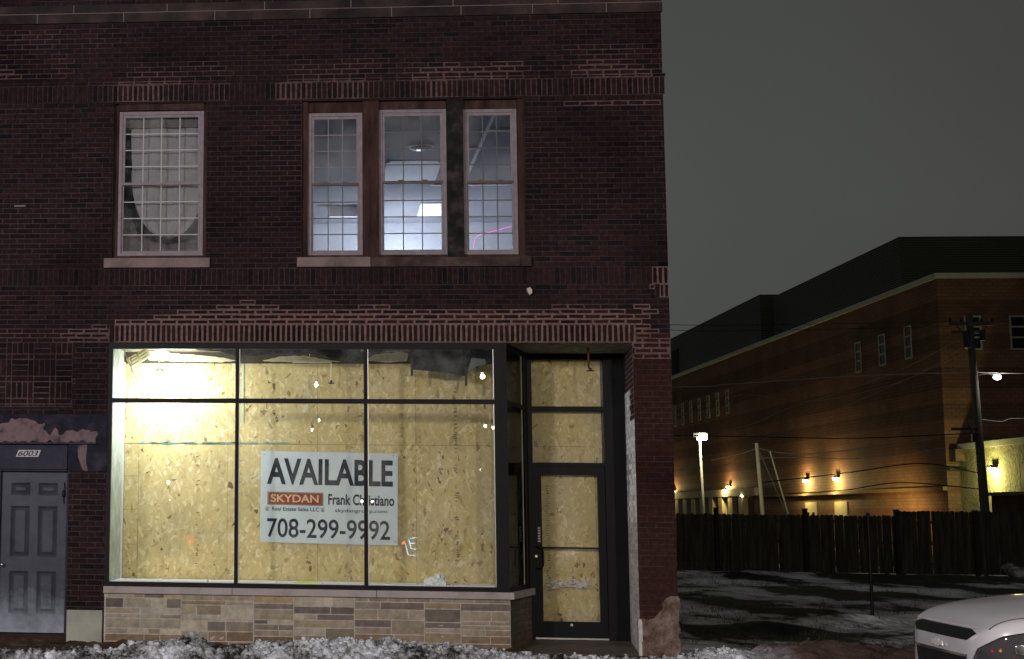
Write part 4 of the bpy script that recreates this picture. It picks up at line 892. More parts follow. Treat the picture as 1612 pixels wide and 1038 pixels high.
g = MB(); g.box((34.85, 68.7, 15.3), (74, 92.5, 18.68)); g.build('penthouse', mtl, SC)
g = MB(); g.box((34.3, 93.9, 15.3), (74, 127, 19.1)); g.build('penthouse', mtl, SC)
g = MB(); g.box((34.26, 119.0, 15.4), (34.3, 121.5, 17.8)); g.build('louvre', mat('black_louvre', (.01, .01, .01)), SC)
frm = mat('pale_window_frame', (.34, .33, .27), .6); gls = mat('dark_window_glass', (.010, .011, .018), .12)
def swin_front(x0, x1, z0, z1):
    q = MB(); t = .09
    q.box((x0, SY-.06, z0), (x0+t, SY+.02, z1)); q.box((x1-t, SY-.06, z0), (x1, SY+.02, z1))
    for z in (z0, z0+(z1-z0)*.34, z0+(z1-z0)*.65, z1-t): q.box((x0+t, SY-.055, z), (x1-t, SY+.02, z+t))
    w = q.build('window', frm, SC); q = MB(); q.box((x0+t, SY-.02, z0+t), (x1-t, SY-.005, z1-t)); q.build('pane', gls, w)
for x in (35.37, 37.72, 40.1, 42.5): swin_front(x, x+.88, 11.03, 12.93)
def swin_side(y0, y1, z0, z1, t=.10):
    q = MB(); q.box((SX-.07, y1-t, z0), (SX+.02, y1, z1)); q.box((SX-.05, y0, z0), (SX+.02, y0+.05, z1))
    for z in (z0, z0+(z1-z0)*.34, z0+(z1-z0)*.65, z1-t): q.box((SX-.065, y0+.05, z), (SX+.02, y1-t, z+t))
    w = q.build('window', frm, SC); q = MB(); q.box((SX-.02, y0+.05, z0+t), (SX-.005, y1-t, z1-t)); q.build('pane', gls, w)
for y in (66.1, 69.9, 73.7): swin_side(y-.45, y+.45, 10.98, 12.9)
for k in range(7): swin_side(102.5+k*2.9-.4, 102.5+k*2.9+.4, 10.4, 12.4)
drm = mat('cream_painted_door', (.55, .52, .30), .5)
for y0, y1, pan in ((82.3, 84.4, 1), (76.6, 78.8, 0)):
    q = MB(); q.box((SX-.08, y0, 0), (SX+.02, y1, 2.88)); d = q.build('door', drm, SC)
    if pan:
        for ya in (y0+.3, y1-.75): q = MB(); q.box((SX-.10, ya, 1.5), (SX-.078, ya+.45, 2.2)); q.build('pane', gls, d)
g = MB()
for k in range(9): y = 96.4+k*2.9; g.box((SX-.045, y, 0), (SX+.02, y+1.35, 3.35))
g.build('bay_glazing', gls, SC)
g = MB()
for k in range(9): y = 97.75+k*2.9; g.box((SX-.45, y, 0), (SX-.0, y+1.2, 3.5))
g.box((SX-.5, 94.5, 3.5), (SX, 126, 4.1)); g.build('arcade', noisy('pale_cast_stone', [(.34, .30, .2), (.42, .38, .26)], 2), SC)
g = MB(); g.box((SX-.25, 62, 3.35), (SX, 94.4, 3.55)); g.build('belt_course', noisy('tan_stone_belt', [(.2, .15, .07), (.26, .2, .1)], 2), SC)
# annex at the corner
AN = empty('annex_building', (34.75, 52, 0), 'low yellow lit block annex with pale cornice at the right edge', 'building')
yel = noisy('split_block', [(.24, .21, .12), (.31, .28, .16), (.36, .32, .2)], .8, .9, .8, 5, bdist=.1)
g = MB(); g.box((34.72, 42, -.1), (60, 61.99, 5.55)); g.build('wall', yel, AN)
g = MB(); g.box((34.6, 41.9, 5.55), (60.1, 61.9, 5.85)); g.build('cornice', noisy('pale_annex_cornice', [(.4, .39, .3), (.5, .48, .38)], 2), AN)
g = MB(); g.box((34.66, 53.4, 2.4), (34.73, 55.2, 4.6)); g.build('window', mat('brown_shutter', (.12, .06, .03)), AN)
g = MB(); g.box((34.2, 61.2, 4.9), (34.70, 61.95, 5.55)); g.build('downpipe_box', noisy('reddish_trim', [(.08, .03, .02), (.2, .16, .1)], 3), AN)
g = MB(); g.box((33.85, 61.2, 4.42), (34.715, 61.985, 4.56)); g.build('canopy', MT['darkmetal'], AN)
SHD = empty('shed', (34, 54, 0), 'dark brown shed with flat overhanging roof at the far right behind the fence', 'shed')
q = MB(); q.box((33.2, 52.6, 0), (34.5, 55.2, 2.95)); q.build('wall', noisy('brown_shed_board', [(.035, .015, .012), (.06, .03, .02)], 3), SHD)
q = MB(); q.box((33.0, 52.3, 2.95), (34.6, 55.6, 3.12)); q.build('roof', noisy('snowy_shed_roof', [(.06, .04, .04), (.2, .18, .17)], 3), SHD)
# wall lamps
wlm = mat('warm_lit_lens', (1, .9, .5), .5, emit=(1, .88, .45), es=45)
def wall_lamp(y, z, e, lab, dim=(.35, .45, .3), x=SX, col=(1, .74, .30)):
    w = empty('wall_lamp', (x, y, z), lab, 'wall lamp', 'lit wall lamps on the school and annex')
    q = MB(); q.box((x-dim[0], y-dim[1]/2, z+.10), (x, y+dim[1]/2, z+.10+dim[2]*.5)); q.build('housing', MT['darkmetal'], w)
    q = MB(); q.lathe((x-.2, y, z-.09), [(.0, 0), (.10, .02), (.16, .10), (.16, .19)], 12); q.build('lens', wlm, w, smooth=True)
    l = lamp('wall_light', 'POINT', (x-.75, y, z-.2), e, col, w, .12, spec=.2)
    return w
wall_lamp(120.8, 4.17, 420, 'wall lamp at the far left end above the arcade, touching the brick building edge')
wall_lamp(102.5, 4.25, 420, 'wall lamp above the arcade left of the pale utility pole')
wall_lamp(83.9, 4.34, 420, 'wall lamp above the glazed double door of the school')
wall_lamp(78.1, 4.34, 420, 'wall lamp above the plain pale door of the school')
wall_lamp(57.9, 4.33, 330, 'wall lamp on the yellow annex beside the big utility pole', x=34.72, col=(.95, .9, .35))
q = MB(); q.lathe((SX-.5, 97.8, 3.45), [(.0, 0), (.10, .02), (.1, .12), (0, .14)], 12); o = top(q, 'arcade_light', wlm, (SX-.5, 97.8, 3.55)); setp(o, 'small lit globe under the arcade beam', 'lamp')
# unseen lamp added to wash the lower school wall in orange
lp = empty('unseen_wash_lamp', (29, 66, 0), 'added unseen lamp behind the tall fence, washing the school wall orange', 'lamp')
q = MB(); q.tube([(29, 66, 0), (29, 66, 1.4)], .05); q.build('pole', MT['darkmetal'], lp); q = MB(); q.box((28.85, 65.9, 1.4), (29.15, 66.1, 1.52)); q.build('lamp_head', wlm, lp)
lamp('unseen_wash_light', 'SPOT', (29, 66, 1.58), 2400, (1, .60, .20), lp, .2, target=(34, 67.5, .1), cone=RD(128), blend=1, spec=0)

# ============================================================ FENCES, POLES
fm = noisy('grey_cedar_pickets', [(.014, .014, .010), (.040, .037, .027), (.075, .066, .048)], 3, .85, .4, 20, stretch=(3, 3, .25))
def wood_fence(name, x0, x1, y, z, h, lab, gaps=()):
    F = empty(name, (x0, y, 0), lab, 'fence', None); q = MB(); x = x0; rs = random.Random(int(x0*10))
    while x < x1:
        hh = h+rs.uniform(-.012, .02); w = .135; lean = rs.uniform(-.006, .006)
        if not any(a < x < b for a, b in gaps):
            q.prism([(x, z+.05), (x+w, z+.05), (x+w+lean, z+hh-.03), (x+w-.035+lean, z+hh), (x+.035+lean, z+hh), (x+lean, z+hh-.03)], y, y+.018)
        x += w+.006+(.012 if rs.random() < .035 else 0)
    q.build('picket_panel', fm, F)
    for zz in (.3, .95, 1.6):
        q = MB(); q.box((x0, y+.019, zz), (x1, y+.06, zz+.085)); q.build('rail', fm, F)
    x = x0+.1
    while x < x1:
        q = MB(); q.box((x, y+.061, 0), (x+.09, y+.15, h-.05)); q.build('post', fm, F); x += 2.44
    return F
wood_fence('wooden_fence', -2.0, 17.95, 28.0, 0, 1.83, 'dark picket fence across the back of the snowy lot, left stretch')
wood_fence('wooden_fence', 18.0, 30.5, 27.9, 0, 1.99, 'slightly taller dark picket fence at right in front of the big utility pole')
for x in (12.4, 15.1, 17.85, 20.2, 23.0):
    q = MB(); q.box((x, 27.72, 0), (x+.12, 27.86, 2.0)); q.box((x-.015, 27.705, 2.0), (x+.135, 27.875, 2.03)); o = top(q, 'fence_post', noisy('dark_timber_post', [(.014, .012, .009), (.03, .025, .018)], 4), (x+.06, 27.8, 0)); 
    setp(o, {12.4: 'dark timber post before the fence near the brick building', 15.1: 'dark timber post below the leaning guy poles', 17.85: 'dark timber post where the low and tall fences meet', 20.2: 'dark timber post between the fence joint and the utility pole', 23.0: 'dark timber post right of the utility pole'}[x], 'post', 'posts in front of the picket fence')
CL = empty('chain_link_fence', (9.8, 8.3, 0), 'rusty chain link fence with thin dark posts across the middle of the lot', 'fence')
for x in (6.5, 9.8, 13.1, 16.4):
    if x == 6.5: continue
    q = MB(); q.tube([(x, 8.3, -.1), (x, 8.3, 1.82)], .03, 8); q.build('post', MT['darkmetal'], CL)
q = MB(); a = .075
nzr = 24; wire = .0019
x = 7.6
while x < 16.4:
    pts = []; pts2 = []
    for k in range(nzr+1):
        o_ = a/2 if k % 2 else -a/2; pts.append((x+o_, 8.3+.003*(k % 2), .04+k*a*.98)); 
    q.tube(pts, wire, 3, cap=False); x += a
q.build('mesh', mat('rusty_wire', (.05, .04, .035), .6, .3), CL)
# utility pole
woodp = noisy('weathered_pole_wood', [(.045, .042, .036), (.085, .078, .065)], 2, .9, .4, 10, stretch=(4, 4, .3))
UP = empty('utility_pole', (21.95, 31, 0), 'tall thick wooden utility pole with crossarm rising behind the fence', 'utility pole')
q = MB(); q.tube([(22.05, 31, -.2), (21.95, 31, 4), (21.83, 31, 8.62)], .155, 14, r2=.11); q.build('pole', woodp, UP, smooth=True)
q = MB(); q.box((21.1, 30.80, 8.22), (22.55, 30.90, 8.34)); q.box((21.3, 31.1, 7.98), (22.2, 31.18, 8.08)); q.build('crossarm', woodp, UP)
q = MB(); q.tube([(21.35, 30.84, 8.2), (21.72, 30.84, 7.6)], .02, 6); q.tube([(22.3, 30.84, 8.2), (21.95, 30.84, 7.6)], .02, 6); q.build('brace', MT['darkmetal'], UP)
for x in (21.15, 21.5, 22.15, 22.5):
    q = MB(); q.lathe((x, 30.85, 8.34), [(.02, 0), (.05, .03), (.03, .07), (.05, .1), (0, .13)], 10); q.build('insulator', MT['darkmetal'], UP)
q = MB(); q.lathe((21.62, 30.75, 7.45), [(0, 0), (.13, .0), (.14, .5), (.05, .58), (0, .58)], 12); q.build('transformer', MT['darkmetal'], UP); q = MB(); q.lathe((22.15, 30.8, 7.7), [(0, 0), (.09, 0), (.09, .35), (0, .38)], 12); q.build('transformer', MT['darkmetal'], UP)
q = MB(); q.box((21.0, 30.86, 4.7), (21.85, 30.92, 4.78)); q.tube([(21.5, 30.8, 4.95), (21.85, 30.85, 4.2)], .03, 6); q.box((21.62, 30.75, 4.3), (21.8, 30.85, 4.6)); q.build('cable_bracket', MT['darkmetal'], UP)
SL = empty('pole_light', (22.63, 31, 6.5), 'small white lit lamp on a short arm right of the utility pole', 'lamp')
q = MB(); q.tube([(21.95, 31, 6.55), (22.3, 31, 6.62), (22.55, 31, 6.56)], .02, 6); q.build('arm', MT['darkmetal'], SL)
q = MB(); q.lathe((22.63, 31, 6.40), [(0, 0), (.08, .02), (.12, .08), (.10, .15), (0, .18)], 14); q.build('lens', mat('white_lit_lens', (1, 1, 1), .5, emit=(1, .98, .92), es=30), SL, smooth=True)
lamp('pole_bulb', 'POINT', (22.63, 30.75, 6.3), 50, (1, .95, .85), SL, .1)
def plain_pole(name, base, tip, r0, r1, m, lab, cat):
    q = MB(); q.tube([base, tip], r0, 12, r2=r1); o = top(q, name, m, base, smooth=True); setp(o, lab, cat); return o
palew = noisy('pale_wood_pole', [(.42, .4, .3), (.55, .52, .4)], 2, .85, .3, 10)
plain_pole('wooden_pole', (19.2, 45, 0), (18.95, 45, 4.96), .10, .075, palew, 'pale slender utility pole behind the fence between the school lamps', 'pole')
plain_pole('guy_pole', (20.4, 45, 1.0), (19.5, 45, 4.62), .045, .03, palew, 'thin leaning pale guy pole just right of the pale utility pole', 'pole')
q = MB(); q.tube([(19.45, 45, 4.3), (19.6, 45, 4.34), (19.75, 45, 4.3)], .03, 6); o = top(q, 'cable_clamp', MT['silver'], (19.6, 45, 4.3)); setp(o, 'small metal cable clamp at the head of the leaning guy pole', 'clamp')
LP = empty('parking_lamp', (15.6, 41, 0), 'pale parking lot lamp post with bright square head behind the fence', 'lamp post')
q = MB(); q.tube([(15.62, 41, 0), (15.5, 41, 4.95)], .055, 10, r2=.045); q.build('pole', palew, LP, smooth=True)
q = MB(); q.box((15.22, 40.85, 4.98), (15.78, 41.25, 5.14)); q.build('lamp_head', MT['darkmetal'], LP)
q = MB(); q.box((15.42, 40.78, 4.86), (15.74, 41.1, 5.12)); q.build('lens', mat('white_yellow_lens', (1, 1, .8), .5, emit=(1, .97, .72), es=40), LP, bevel=.03)
lamp('parking_light', 'POINT', (15.75, 40.2, 5.0), 300, (1, .9, .6), LP, .12)
# overhead wires
wl = mat('pale_cable', (.22, .21, .19), .6); wd = mat('black_cable', (.012, .012, .012), .6)
WIRES = [(31, [(11.63, 6.11), (13.95, 6.23), (18.13, 6.52), (21.87, 6.66)], wl, .016, 'pale thick cable running left from the pole just under the side windows'),
 (31, [(21.87, 6.66), (23.65, 6.62), (28, 6.7)], wl, .014, 'pale cable running right from the utility pole above the white lamp'),
 (31, [(21.48, 7.75), (19.16, 6.57), (16.01, 5.48), (12.01, 4.38)], wl, .006, 'thin pale wire sagging left from the crossarm, upper of three'),
 (31, [(21.67, 7.54), (19.56, 6.35), (16.64, 5.66), (14.25, 5.86), (12.03, 5.14)], wl, .006, 'thin pale wire dipping from the crossarm and kinking upward'),
 (31, [(21.83, 7.39), (19.98, 6.53), (17.67, 5.49), (14.51, 4.18), (11.98, 3.31)], wl, .006, 'thin pale wire falling steeply from the pole to lower left'),
 (31, [(21.8, 4.61), (18.04, 4.42), (14.94, 4.44), (11.59, 4.47)], wd, .018, 'long dark cable level across the school wall at the bracket height'),
 (31, [(21.85, 3.29), (20.04, 3.59), (17.57, 3.25), (14.88, 2.91)], wd, .018, 'dark cable crossing the orange lit wall, upper one'),
 (31, [(21.83, 2.76), (19.4, 2.95), (17.55, 2.68), (15.69, 2.53)], wd, .018, 'dark cable crossing the orange lit wall, lower one'),
 (31, [(21.97, 5.08), (22.65, 5.0), (22.96, 5.09), (23.57, 5.11), (28, 5.2)], wl, .018, 'bright kinked cable right of the utility pole above the annex'),
 (45, [(19.02, 4.74), (20.24, 4.53), (22.64, 4.65), (26.61, 5.23)], wl, .014, 'pale wire running right from the pale utility pole, upper one'),
 (45, [(19.01, 4.3), (20.77, 4.36), (23.41, 4.33), (26.85, 4.82)], wl, .014, 'pale wire running right from the pale utility pole, lower one'),
 (45, [(17.02, 4.2), (18.11, 4.45), (19.02, 4.74)], wl, .012, 'short pale wire running left from the pale utility pole'),
 (45, [(19.07, 4.57), (20.0, 2.17)], wl, .014, 'steep guy wire left of the leaning guy pole'),
 (31, [(9, 8.3), (11.48, 8.28), (14, 8.25), (21.2, 8.36)], wd, .009, 'thin dark wire against the sky beside the brick building, topmost'),
 (31, [(9, 8.10), (11.48, 8.1), (14, 8.05), (21.2, 8.2)], wd, .009, 'thin dark wire against the sky beside the brick building, lowest')]
def smoothpts(p, n=8):
    out = []
    for i in range(len(p)-1):
        a = p[max(i-1, 0)]; b = p[i]; c = p[i+1]; d = p[min(i+2, len(p)-1)]
        for k in range(n):
            t = k/n; out.append(tuple(.5*((2*b[q])+(-a[q]+c[q])*t+(2*a[q]-5*b[q]+4*c[q]-d[q])*t*t+(-a[q]+3*b[q]-3*c[q]+d[q])*t**3) for q in range(len(b))))
    return out+[p[-1]]
for Y, pts, m, r, lab in WIRES:
    for a_, b_i in ((0, 1), (-1, -2)):
        if pts[a_][0] < 12.1 and Y == 31:
            p_, q_2 = pts[a_], pts[b_i]; e_ = (-4.0, max(3.0, p_[1]+(p_[1]-q_2[1])/(p_[0]-q_2[0])*(-4.0-p_[0])*.35)); pts = [e_]+pts if a_ == 0 else pts+[e_]
    q = MB(); q.tube([(x, Y, z) for x, z in smoothpts(pts)], r, 5); o = top(q, 'overhead_wire', m, (pts[0][0], Y, pts[0][1])); setp(o, lab, 'wire', 'overhead wires behind the lot')
# snowy lump of rubbish by the fence
q = MB(); clod(q, (20.9, 26.6, .12), .28); clod(q, (21.3, 26.7, .1), .22); clod(q, (20.7, 26.9, .30), .16); o = top(q, 'snow_heap', noisy('grey_snow', [(.1, .1, .1), (.42, .43, .43)], 2, .9, .4, pos=[.4, .55]), (21, 26.7, 0), smooth=True); setp(o, 'small snow covered heap at the foot of the tall fence', 'snow heap')

# ============================================================ CAR (nose to the left)
CR = empty('parked_car', (6.95, -7.17, -.02), 'white crossover car seen from its front corner, nose pointing left', 'car')
CX, CY, CZ = 4.55, -7.17, -.02
# sections: distance back from nose, half width, bottom, shoulder, top
SEC = [(0.0, .50, .42, .84, .88), (.05, .70, .34, .92, .95), (.14, .80, .28, .99, 1.045), (.28, .86, .26, 1.02, 1.10), (.50, .895, .26, 1.035, 1.145), (.85, .915, .26, 1.05, 1.19), (1.25, .92, .26, 1.06, 1.225), (1.42, .92, .26, 1.065, 1.26), (1.75, .92, .26, 1.07, 1.50), (2.15, .92, .26, 1.08, 1.69), (2.8, .92, .26, 1.10, 1.745), (3.5, .92, .26, 1.12, 1.72), (4.1, .91, .26, 1.13, 1.64), (4.5, .89, .28, 1.10, 1.40), (4.72, .80, .34, 1.0, 1.10), (4.77, .70, .42, .80, .86)]
def section(x, w, zb, zs_, zt):
    up = zt-zs_
    if up > .3: P_ = [(0, zb), (w*.7, zb), (w*.96, zb+.05), (w, zb+.3), (w*1.0, (zb+zs_)/2+.1), (w*.985, zs_-.06), (w*.95, zs_), (w*.90, zs_+up*.35), (w*.84, zs_+up*.7), (w*.72, zt-.05), (w*.45, zt-.01), (0, zt)]
    else: P_ = [(0, zb), (w*.7, zb), (w*.96, zb+.05), (w, zb+.3*(zs_-zb)), (w*1.0, zb+.62*(zs_-zb)), (w*.985, zs_-.06), (w*.94, zs_+.01), (w*.86, zs_+up*.42), (w*.74, zs_+up*.66), (w*.55, zs_+up*.84), (w*.3, zs_+up*.95), (0, zt)]
    L_ = [(CX+x, CY-y, CZ+z) for y, z in P_]; R_ = [(CX+x, CY+y, CZ+z) for y, z in P_[1:-1]]
    return L_+R_[::-1]
vs = []; n = 22
for s_ in SEC: vs += section(*s_)
fs = []
for i in range(len(SEC)-1):
    for j in range(n): fs.append((i*n+j, i*n+(j+1) % n, (i+1)*n+(j+1) % n, (i+1)*n+j))
fs.append(list(range(n))[::-1]); fs.append([(len(SEC)-1)*n+j for j in range(n)])
paint = noisy('white_car_paint', [(.50, .49, .52), (.55, .54, .57)], 2, .28, 0, spec=.6)
paint.node_tree.nodes['Principled BSDF'].inputs['Coat Weight'].default_value = .6
g = MB(); g.add(vs, fs); body = g.build('body', paint, CR, smooth=True)
ss = body.modifiers.new('s', 'SUBSURF'); ss.levels = 3; ss.render_levels = 3
bpy.context.view_layer.update(); dg = bpy.context.evaluated_depsgraph_get(); me2 = bpy.data.meshes.new_from_object(body.evaluated_get(dg))
offc = parent_world(CR)
bvh = BVHTree.FromPolygons([v.co+offc for v in me2.vertices], [list(p.vertices) for p in me2.polygons])
def inpoly(p, poly):
    c = False; k = len(poly)
    for i in range(k):
        (x1, y1), (x2, y2) = poly[i], poly[(i+1) % k]
        if (y1 > p[1]) != (y2 > p[1]) and p[0] < (x2-x1)*(p[1]-y1)/(y2-y1)+x1: c = not c
    return c
def skin(poly, name, m, org, du, dw, dirn, lift=.004, res=.012, parent=CR, thick=.006, smooth=True):
    """patch that lies on the body: outline in (u,w) metres on a plane at org, dropped onto it along dirn"""
    org, du, dw, dirn = Vector(org), Vector(du), Vector(dw), Vector(dirn).normalized()
    us = [p[0] for p in poly]; ws = [p[1] for p in poly]; pts = {}; q = MB()
    def hit(u, w):
        h = bvh.ray_cast(org+du*u+dw*w, dirn); return h
    import itertools
    # triangulated fan-free grid clipped to the outline: snap border points onto it
    nu = max(2, int((max(us)-min(us))/res)); nw = 10
    k = len(poly); cols = []
    for i in range(nu+1):
        u = min(us)+(max(us)-min(us))*i/nu; u = min(max(u, min(us)+1e-5), max(us)-1e-5); cr = []
        for a in range(k):
            (x1, y1), (x2, y2) = poly[a], poly[(a+1) % k]
            if (x1 > u) != (x2 > u): cr.append(y1+(u-x1)/(x2-x1)*(y2-y1))
        cr.sort()
        if len(cr) >= 2: cols.append([(u, cr[0]+(cr[-1]-cr[0])*j/nw) for j in range(nw+1)])
    V_ = []; ok = True
    for c in cols:
        for u, w in c:
            h = hit(u, w)
            if h[0] is None: V_.append(V_[-1] if V_ else org); continue
            nn = h[1] if h[1].dot(dirn) < 0 else -h[1]
            V_.append(h[0]+nn*lift)
    F_ = [(i*(nw+1)+j, (i+1)*(nw+1)+j, (i+1)*(nw+1)+j+1, i*(nw+1)+j+1) for i in range(len(cols)-1) for j in range(nw)]
    q.add(V_, F_); o = q.build(name, m, parent, smooth=smooth)
    sd = o.modifiers.new('t', 'SOLIDIFY'); sd.thickness = thick; sd.offset = 0
    return o
FO = (CX-1, CY, CZ); FU = (0, 1, 0); FW_ = (0, 0, 1); FD = (1, 0, 0)   # projection straight onto the nose, u to +y (away from the camera)
blk = noisy('black_grille_mesh', [(.006, .006, .008), (.016, .017, .02)], 30, .4, 1, 90)
chrome = mat('chrome_trim', (.75, .75, .77), .12, 1); badge = mat('bright_badge', (.8, .79, .74), .3, .25, spec=.6)
up_ = skin([(-.60, .925), (-.50, .872), (.50, .872), (.60, .925), (.50, .948), (-.50, .948)], 'upper_grille', blk, FO, FU, FW_, FD)
lo_ = skin([(-.50, .755), (-.42, .50), (.42, .50), (.50, .755)], 'lower_grille', blk, FO, FU, FW_, FD)
skin([(-.52, .775), (-.50, .757), (.50, .757), (.52, .775)], 'chrome_strip', chrome, FO, FU, FW_, FD, lift=.007)
skin([(-.62, .957), (-.50, .960), (.50, .960), (.62, .957), (.5, .955), (-.5, .955)], 'chrome_strip', badge, FO, FU, FW_, FD, lift=.007)
for k in range(4):
    z = .55+k*.055; skin([(-.43, z), (-.43, z+.006), (.43, z+.006), (.43, z)], 'grille_bar', MT['darkmetal'], FO, FU, FW_, FD, lift=.010, res=.03)
# cross-shaped emblem bar
skin([(-.115, .800), (-.10, .832), (-.035, .832), (-.03, .842), (.045, .842), (.04, .832), (.115, .832), (.10, .800), (.035, .800), (.03, .790), (-.045, .790), (-.04, .800)], 'emblem', badge, FO, FU, FW_, FD, lift=.012, thick=.012)
skin([(-.45, .30), (-.35, .44), (.35, .44), (.45, .30)], 'lower_intake', blk, FO, FU, FW_, FD)
# headlights wrap round the corners
hl = mat('headlight_lens', (.05, .045, .05), .06, .0, spec=.8); hl.node_tree.nodes['Principled BSDF'].inputs['Coat Weight'].default_value = 1
for sgn in (-1, 1):
    d = Vector((.62, -.785*sgn, 0)).normalized(); u = Vector((.785, .62*sgn, 0)).normalized()
    org = Vector((CX+.30, CY+sgn*.83, CZ))-d*1.5
    poly = [(-.36, .74), (-.31, .83), (-.14, .92), (.14, .985), (.40, 1.01), (.44, .97), (.36, .80), (.10, .73)]
    H = skin(poly, 'headlight', hl, org, u, (0, 0, 1), d, lift=.003)
    skin([(a*1.05+.0, .87+(b-.87)*1.09) for a, b in poly], 'headlight_seal', MT['darkmetal'], org, u, (0, 0, 1), d, lift=.0002)
    for uu, rr, mm in ((-.21, .010, mat('red_glint', (.7, .03, .02), .25)), (-.16, .012, mat('amber_glint', (.6, .25, .08), .25)), (-.04, .04, chrome), (.10, .05, chrome), (.24, .035, mat('amber_reflector', (.5, .12, .02), .3))):  # the red and amber glint discs are coloured reflections painted in
        skin([(uu+rr*cos(t*pi/6), .845+uu*.12+rr*sin(t*pi/6)) for t in range(12)], 'reflector_and_glint', mm, org, u, (0, 0, 1), d, lift=.010, res=.01, parent=CR)
    # hood shut line
    TO = (CX, CY, CZ+3)
skin([(.10, -.70), (.30, -.755), (.60, -.79), (1.3, -.80), (1.3, -.792), (.60, -.782), (.30, -.747), (.10, -.692)], 'hood_seam', MT['darkmetal'], (CX, CY, CZ+3), (1, 0, 0), (0, 1, 0), (0, 0, -1), lift=.001, thick=.002)
skin([(.10, .70), (.30, .755), (.60, .79), (1.3, .80), (1.3, .792), (.60, .782), (.30, .747), (.10, .692)], 'hood_seam', MT['darkmetal'], (CX, CY, CZ+3), (1, 0, 0), (0, 1, 0), (0, 0, -1), lift=.001, thick=.002)
skin([(-.80, .715), (-.55, .725), (-.52, .73), (-.52, .722), (-.55, .717), (-.80, .707)], 'bumper_seam', MT['darkmetal'], FO, FU, FW_, FD, lift=.001, thick=.002)
skin([(-.17, .36), (-.17, .47), (.17, .47), (.17, .36)], 'plate_holder', blk, FO, FU, FW_, FD, lift=.012, thick=.01)
for sx_ in (-.68, .68): skin([(sx_+.07*cos(t*pi/6), .42+.045*sin(t*pi/6)) for t in range(12)], 'fog_lamp', chrome, FO, FU, FW_, FD, lift=.006)
cgl = mat('tinted_car_glass', (.01, .012, .014), .05, spec=.8)
skin([(1.42, -.70), (1.46, -.76), (2.05, -.64), (2.05, .64), (1.46, .76), (1.42, .70)], 'windscreen', cgl, (CX, CY, CZ+3), (1, 0, 0), (0, 1, 0), (0, 0, -1), res=.05)
for sgn in (-1, 1):
    skin([(1.65, 1.13), (1.95, 1.40), (2.2, 1.56), (2.75, 1.60), (2.75, 1.13)], 'side_window', cgl, (CX, CY+sgn*2, CZ), (1, 0, 0), (0, 0, 1), (0, -sgn, 0), res=.04)
    skin([(2.82, 1.14), (2.82, 1.60), (3.6, 1.58), (4.05, 1.48), (4.15, 1.2), (4.0, 1.15)], 'side_window', cgl, (CX, CY+sgn*2, CZ), (1, 0, 0), (0, 0, 1), (0, -sgn, 0), res=.04)
    for wx in (.92, 3.78):
        q = MB(); c0 = Vector((CX+wx, CY+sgn*.80, CZ+.345)); prof_ = [(.20, -.11), (.31, -.12), (.345, -.08), (.345, .08), (.31, .12), (.20, .11)]
        vs = []; m_n = 28
        for r, yy in prof_: vs += [c0+Vector((r*cos(2*pi*j/m_n), yy*sgn, r*sin(2*pi*j/m_n))) for j in range(m_n)]
        q.add(vs, [(i*m_n+j, i*m_n+(j+1) % m_n, (i+1)*m_n+(j+1) % m_n, (i+1)*m_n+j) for i in range(5) for j in range(m_n)]); wh = q.build('wheel', mat('tyre_rubber', (.02, .02, .02), .8), CR, smooth=True)
        q = MB(); q.tube([c0+Vector((0, sgn*.06, 0)), c0+Vector((0, sgn*.10, 0))], .2, 24)
        for t in range(5): q.tube([c0+Vector((0, sgn*.11, 0)), c0+Vector((.19*cos(t*1.2566), sgn*.115, .19*sin(t*1.2566)))], .022, 6)
        q.build('rim', chrome, wh)
    q = MB(); q.box((CX+1.55, CY+sgn*.93, CZ+1.10), (CX+1.70, CY+sgn*1.10, CZ+1.25)); q.build('mirror', paint, CR, bevel=.03)
    q = MB(); q.box((CX+4.55, CY+sgn*.66, CZ+.85), (CX+4.75, CY+sgn*.88, CZ+1.10)); q.build('tail_light', mat('red_lens', (.3, .01, .01), .2), CR, bevel=.03)

CR.rotation_euler.z = RD(-4)
# ============================================================ ACROSS THE STREET (behind the camera; these light the scene and show as reflections)
def street_lamp(hx, hy, hz, lab, power, es=60, sgn=1, cone=110, col=C_STREET, tgt=(.5, 0, 3.5), lr=1):
    L_ = empty('street_lamp', (hx, hy-1.6, 0), lab, 'street lamp', 'street lamps across the road')
    q = MB(); q.tube([(hx, hy-1.6, -.1), (hx, hy-1.6, hz+.1)], .09, 10, r2=.06); q.build('pole', MT['darkmetal'], L_, smooth=True)
    q = MB(); q.tube([(hx, hy-1.6, hz+.1), (hx, hy-.8, hz+.35), (hx, hy-.2, hz+.22)], .035, 8); q.build('arm', MT['darkmetal'], L_, smooth=True)
    q = MB(); q.box((hx-.16, hy-.35, hz+.10), (hx+.16, hy+.10, hz+.22)); q.build('lamp_head', MT['darkmetal'], L_, bevel=.03)
    q = MB(); q.lathe((hx, hy-.10, hz-.07), [(.0, 0), (.09*lr, .02), (.13*lr, .08*lr+.02), (.12*lr, .17)], 14); q.build('lens', mat('street_lens', (1, 1, 1), .5, emit=(1, .93, .85), es=es), L_, smooth=True)
    if power: lamp('street_light', 'SPOT', (hx, hy+.02, hz-.02), power, col, L_, .55 if hx < -5 else .045, target=tgt, cone=RD(cone), blend=.35, spec=.02)
street_lamp(-9.5, -20.0, 6.4, 'street lamp across the road left of the viewpoint', P_STREET_A, cone=84, tgt=(.6, 0, 3.2))
street_lamp(4.38, -20.0, 5.41, 'small street lamp across the road right of the viewpoint', P_STREET_C, es=22, cone=74, tgt=(1.5, 0, 3.6), col=C_WARM, lr=.3)
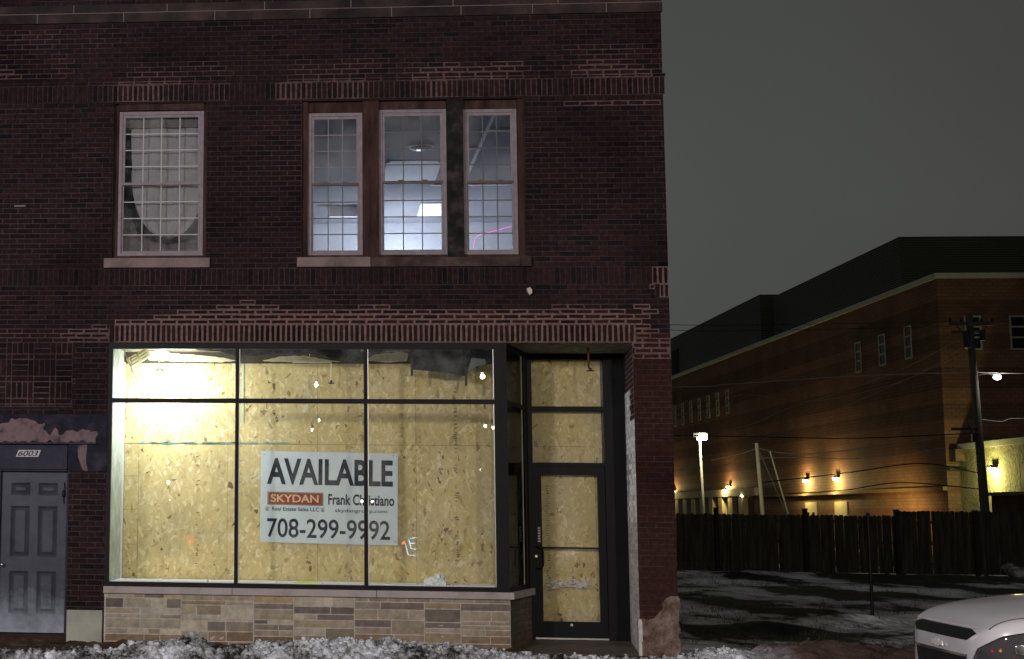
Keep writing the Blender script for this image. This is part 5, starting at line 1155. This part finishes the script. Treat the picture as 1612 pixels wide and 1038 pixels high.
street_lamp(-.07, -26.0, 5.71, 'street lamp across the road straight behind the viewpoint', P_STREET_B, cone=62, col=C_WARM, tgt=(0, 0, 3.6), lr=.28)
for x, y, z, lab in ((.0, -50, 6.18, 'distant street lamp mirrored in the middle pane, upper'), (-.35, -60, 6.31, 'distant street lamp mirrored in the middle pane, lower'), (8.17, -52, 6.07, 'distant street lamp mirrored near the corner post, left of two'), (8.8, -54, 6.11, 'distant street lamp mirrored near the corner post, right of two'), (8.86, -60, 4.18, 'distant street lamp mirrored low in the right pane'), (2.39, -60, 2.39, 'distant low street lamp mirrored on the sign, left of two'), (3.01, -62, 2.4, 'distant low street lamp mirrored on the sign, right of two'), (-7.24, -50, 3.12, 'distant low street lamp mirrored in the left pane, upper'), (-9.23, -70, 2.44, 'distant low street lamp mirrored in the left pane, lower')):
    street_lamp(x, y, z, lab, 0, es=30, lr=.6)

NS = empty('neon_sign', (3.2, -22, .5), 'white blue neon letter strokes across the road, mirrored in the right pane', 'neon sign')
neon = mat('white_blue_neon', (1, 1, 1), .5, emit=(.35, .62, 1), es=13)
def npt(px, py): return (2.55+(px-650)/2212*40, -22, .84-(py-858)/2212*40)
for st_ in ([(642, 852), (647, 872), (657, 873)], [(648, 848), (652, 863), (660, 863)], [(650, 855), (658, 854)], [(650, 847), (660, 846)]):
    q = MB(); q.tube([npt(*p) for p in st_], .016, 6); q.build('tube', neon, NS)
q = MB(); q.tube([npt(638, 856), npt(642, 852)], .03, 6); q.build('tube', mat('red_neon', (1, .1, .05), .5, emit=(1, .15, .05), es=14), NS)
q = MB(); q.box((2.2, -22.06, .3), (2.9, -22.03, 1.2)); q.build('board', mat('sign_backboard', (.02, .02, .02)), NS)
r2 = CR.copy(); COL.objects.link(r2); r2.location = (-1.2, -20.9, -.02); r2.rotation_euler = (0, 0, pi)
for o in bpy.data.objects:
    if o.name.split('.')[0] in ('ink_stamp', 'chalk_mark', 'blue_smudge', 'frost_smear', 'decal_strip', 'stone_joints'): o['kind'] = 'stuff'
setp(r2, 'white crossover car parked across the road with its tail lamps lit', 'car')
tlm = mat('lit_tail_lens', (.6, .02, .02), .3, emit=(1, .02, .01), es=2.6)
for ch in list(CR.children):
    c = ch.copy(); COL.objects.link(c); c.parent = r2
    if ch.name.startswith('tail_light'): c.data = ch.data.copy(); c.data.materials.clear(); c.data.materials.append(tlm)
    for gch in ch.children: d_ = gch.copy(); COL.objects.link(d_); d_.parent = c
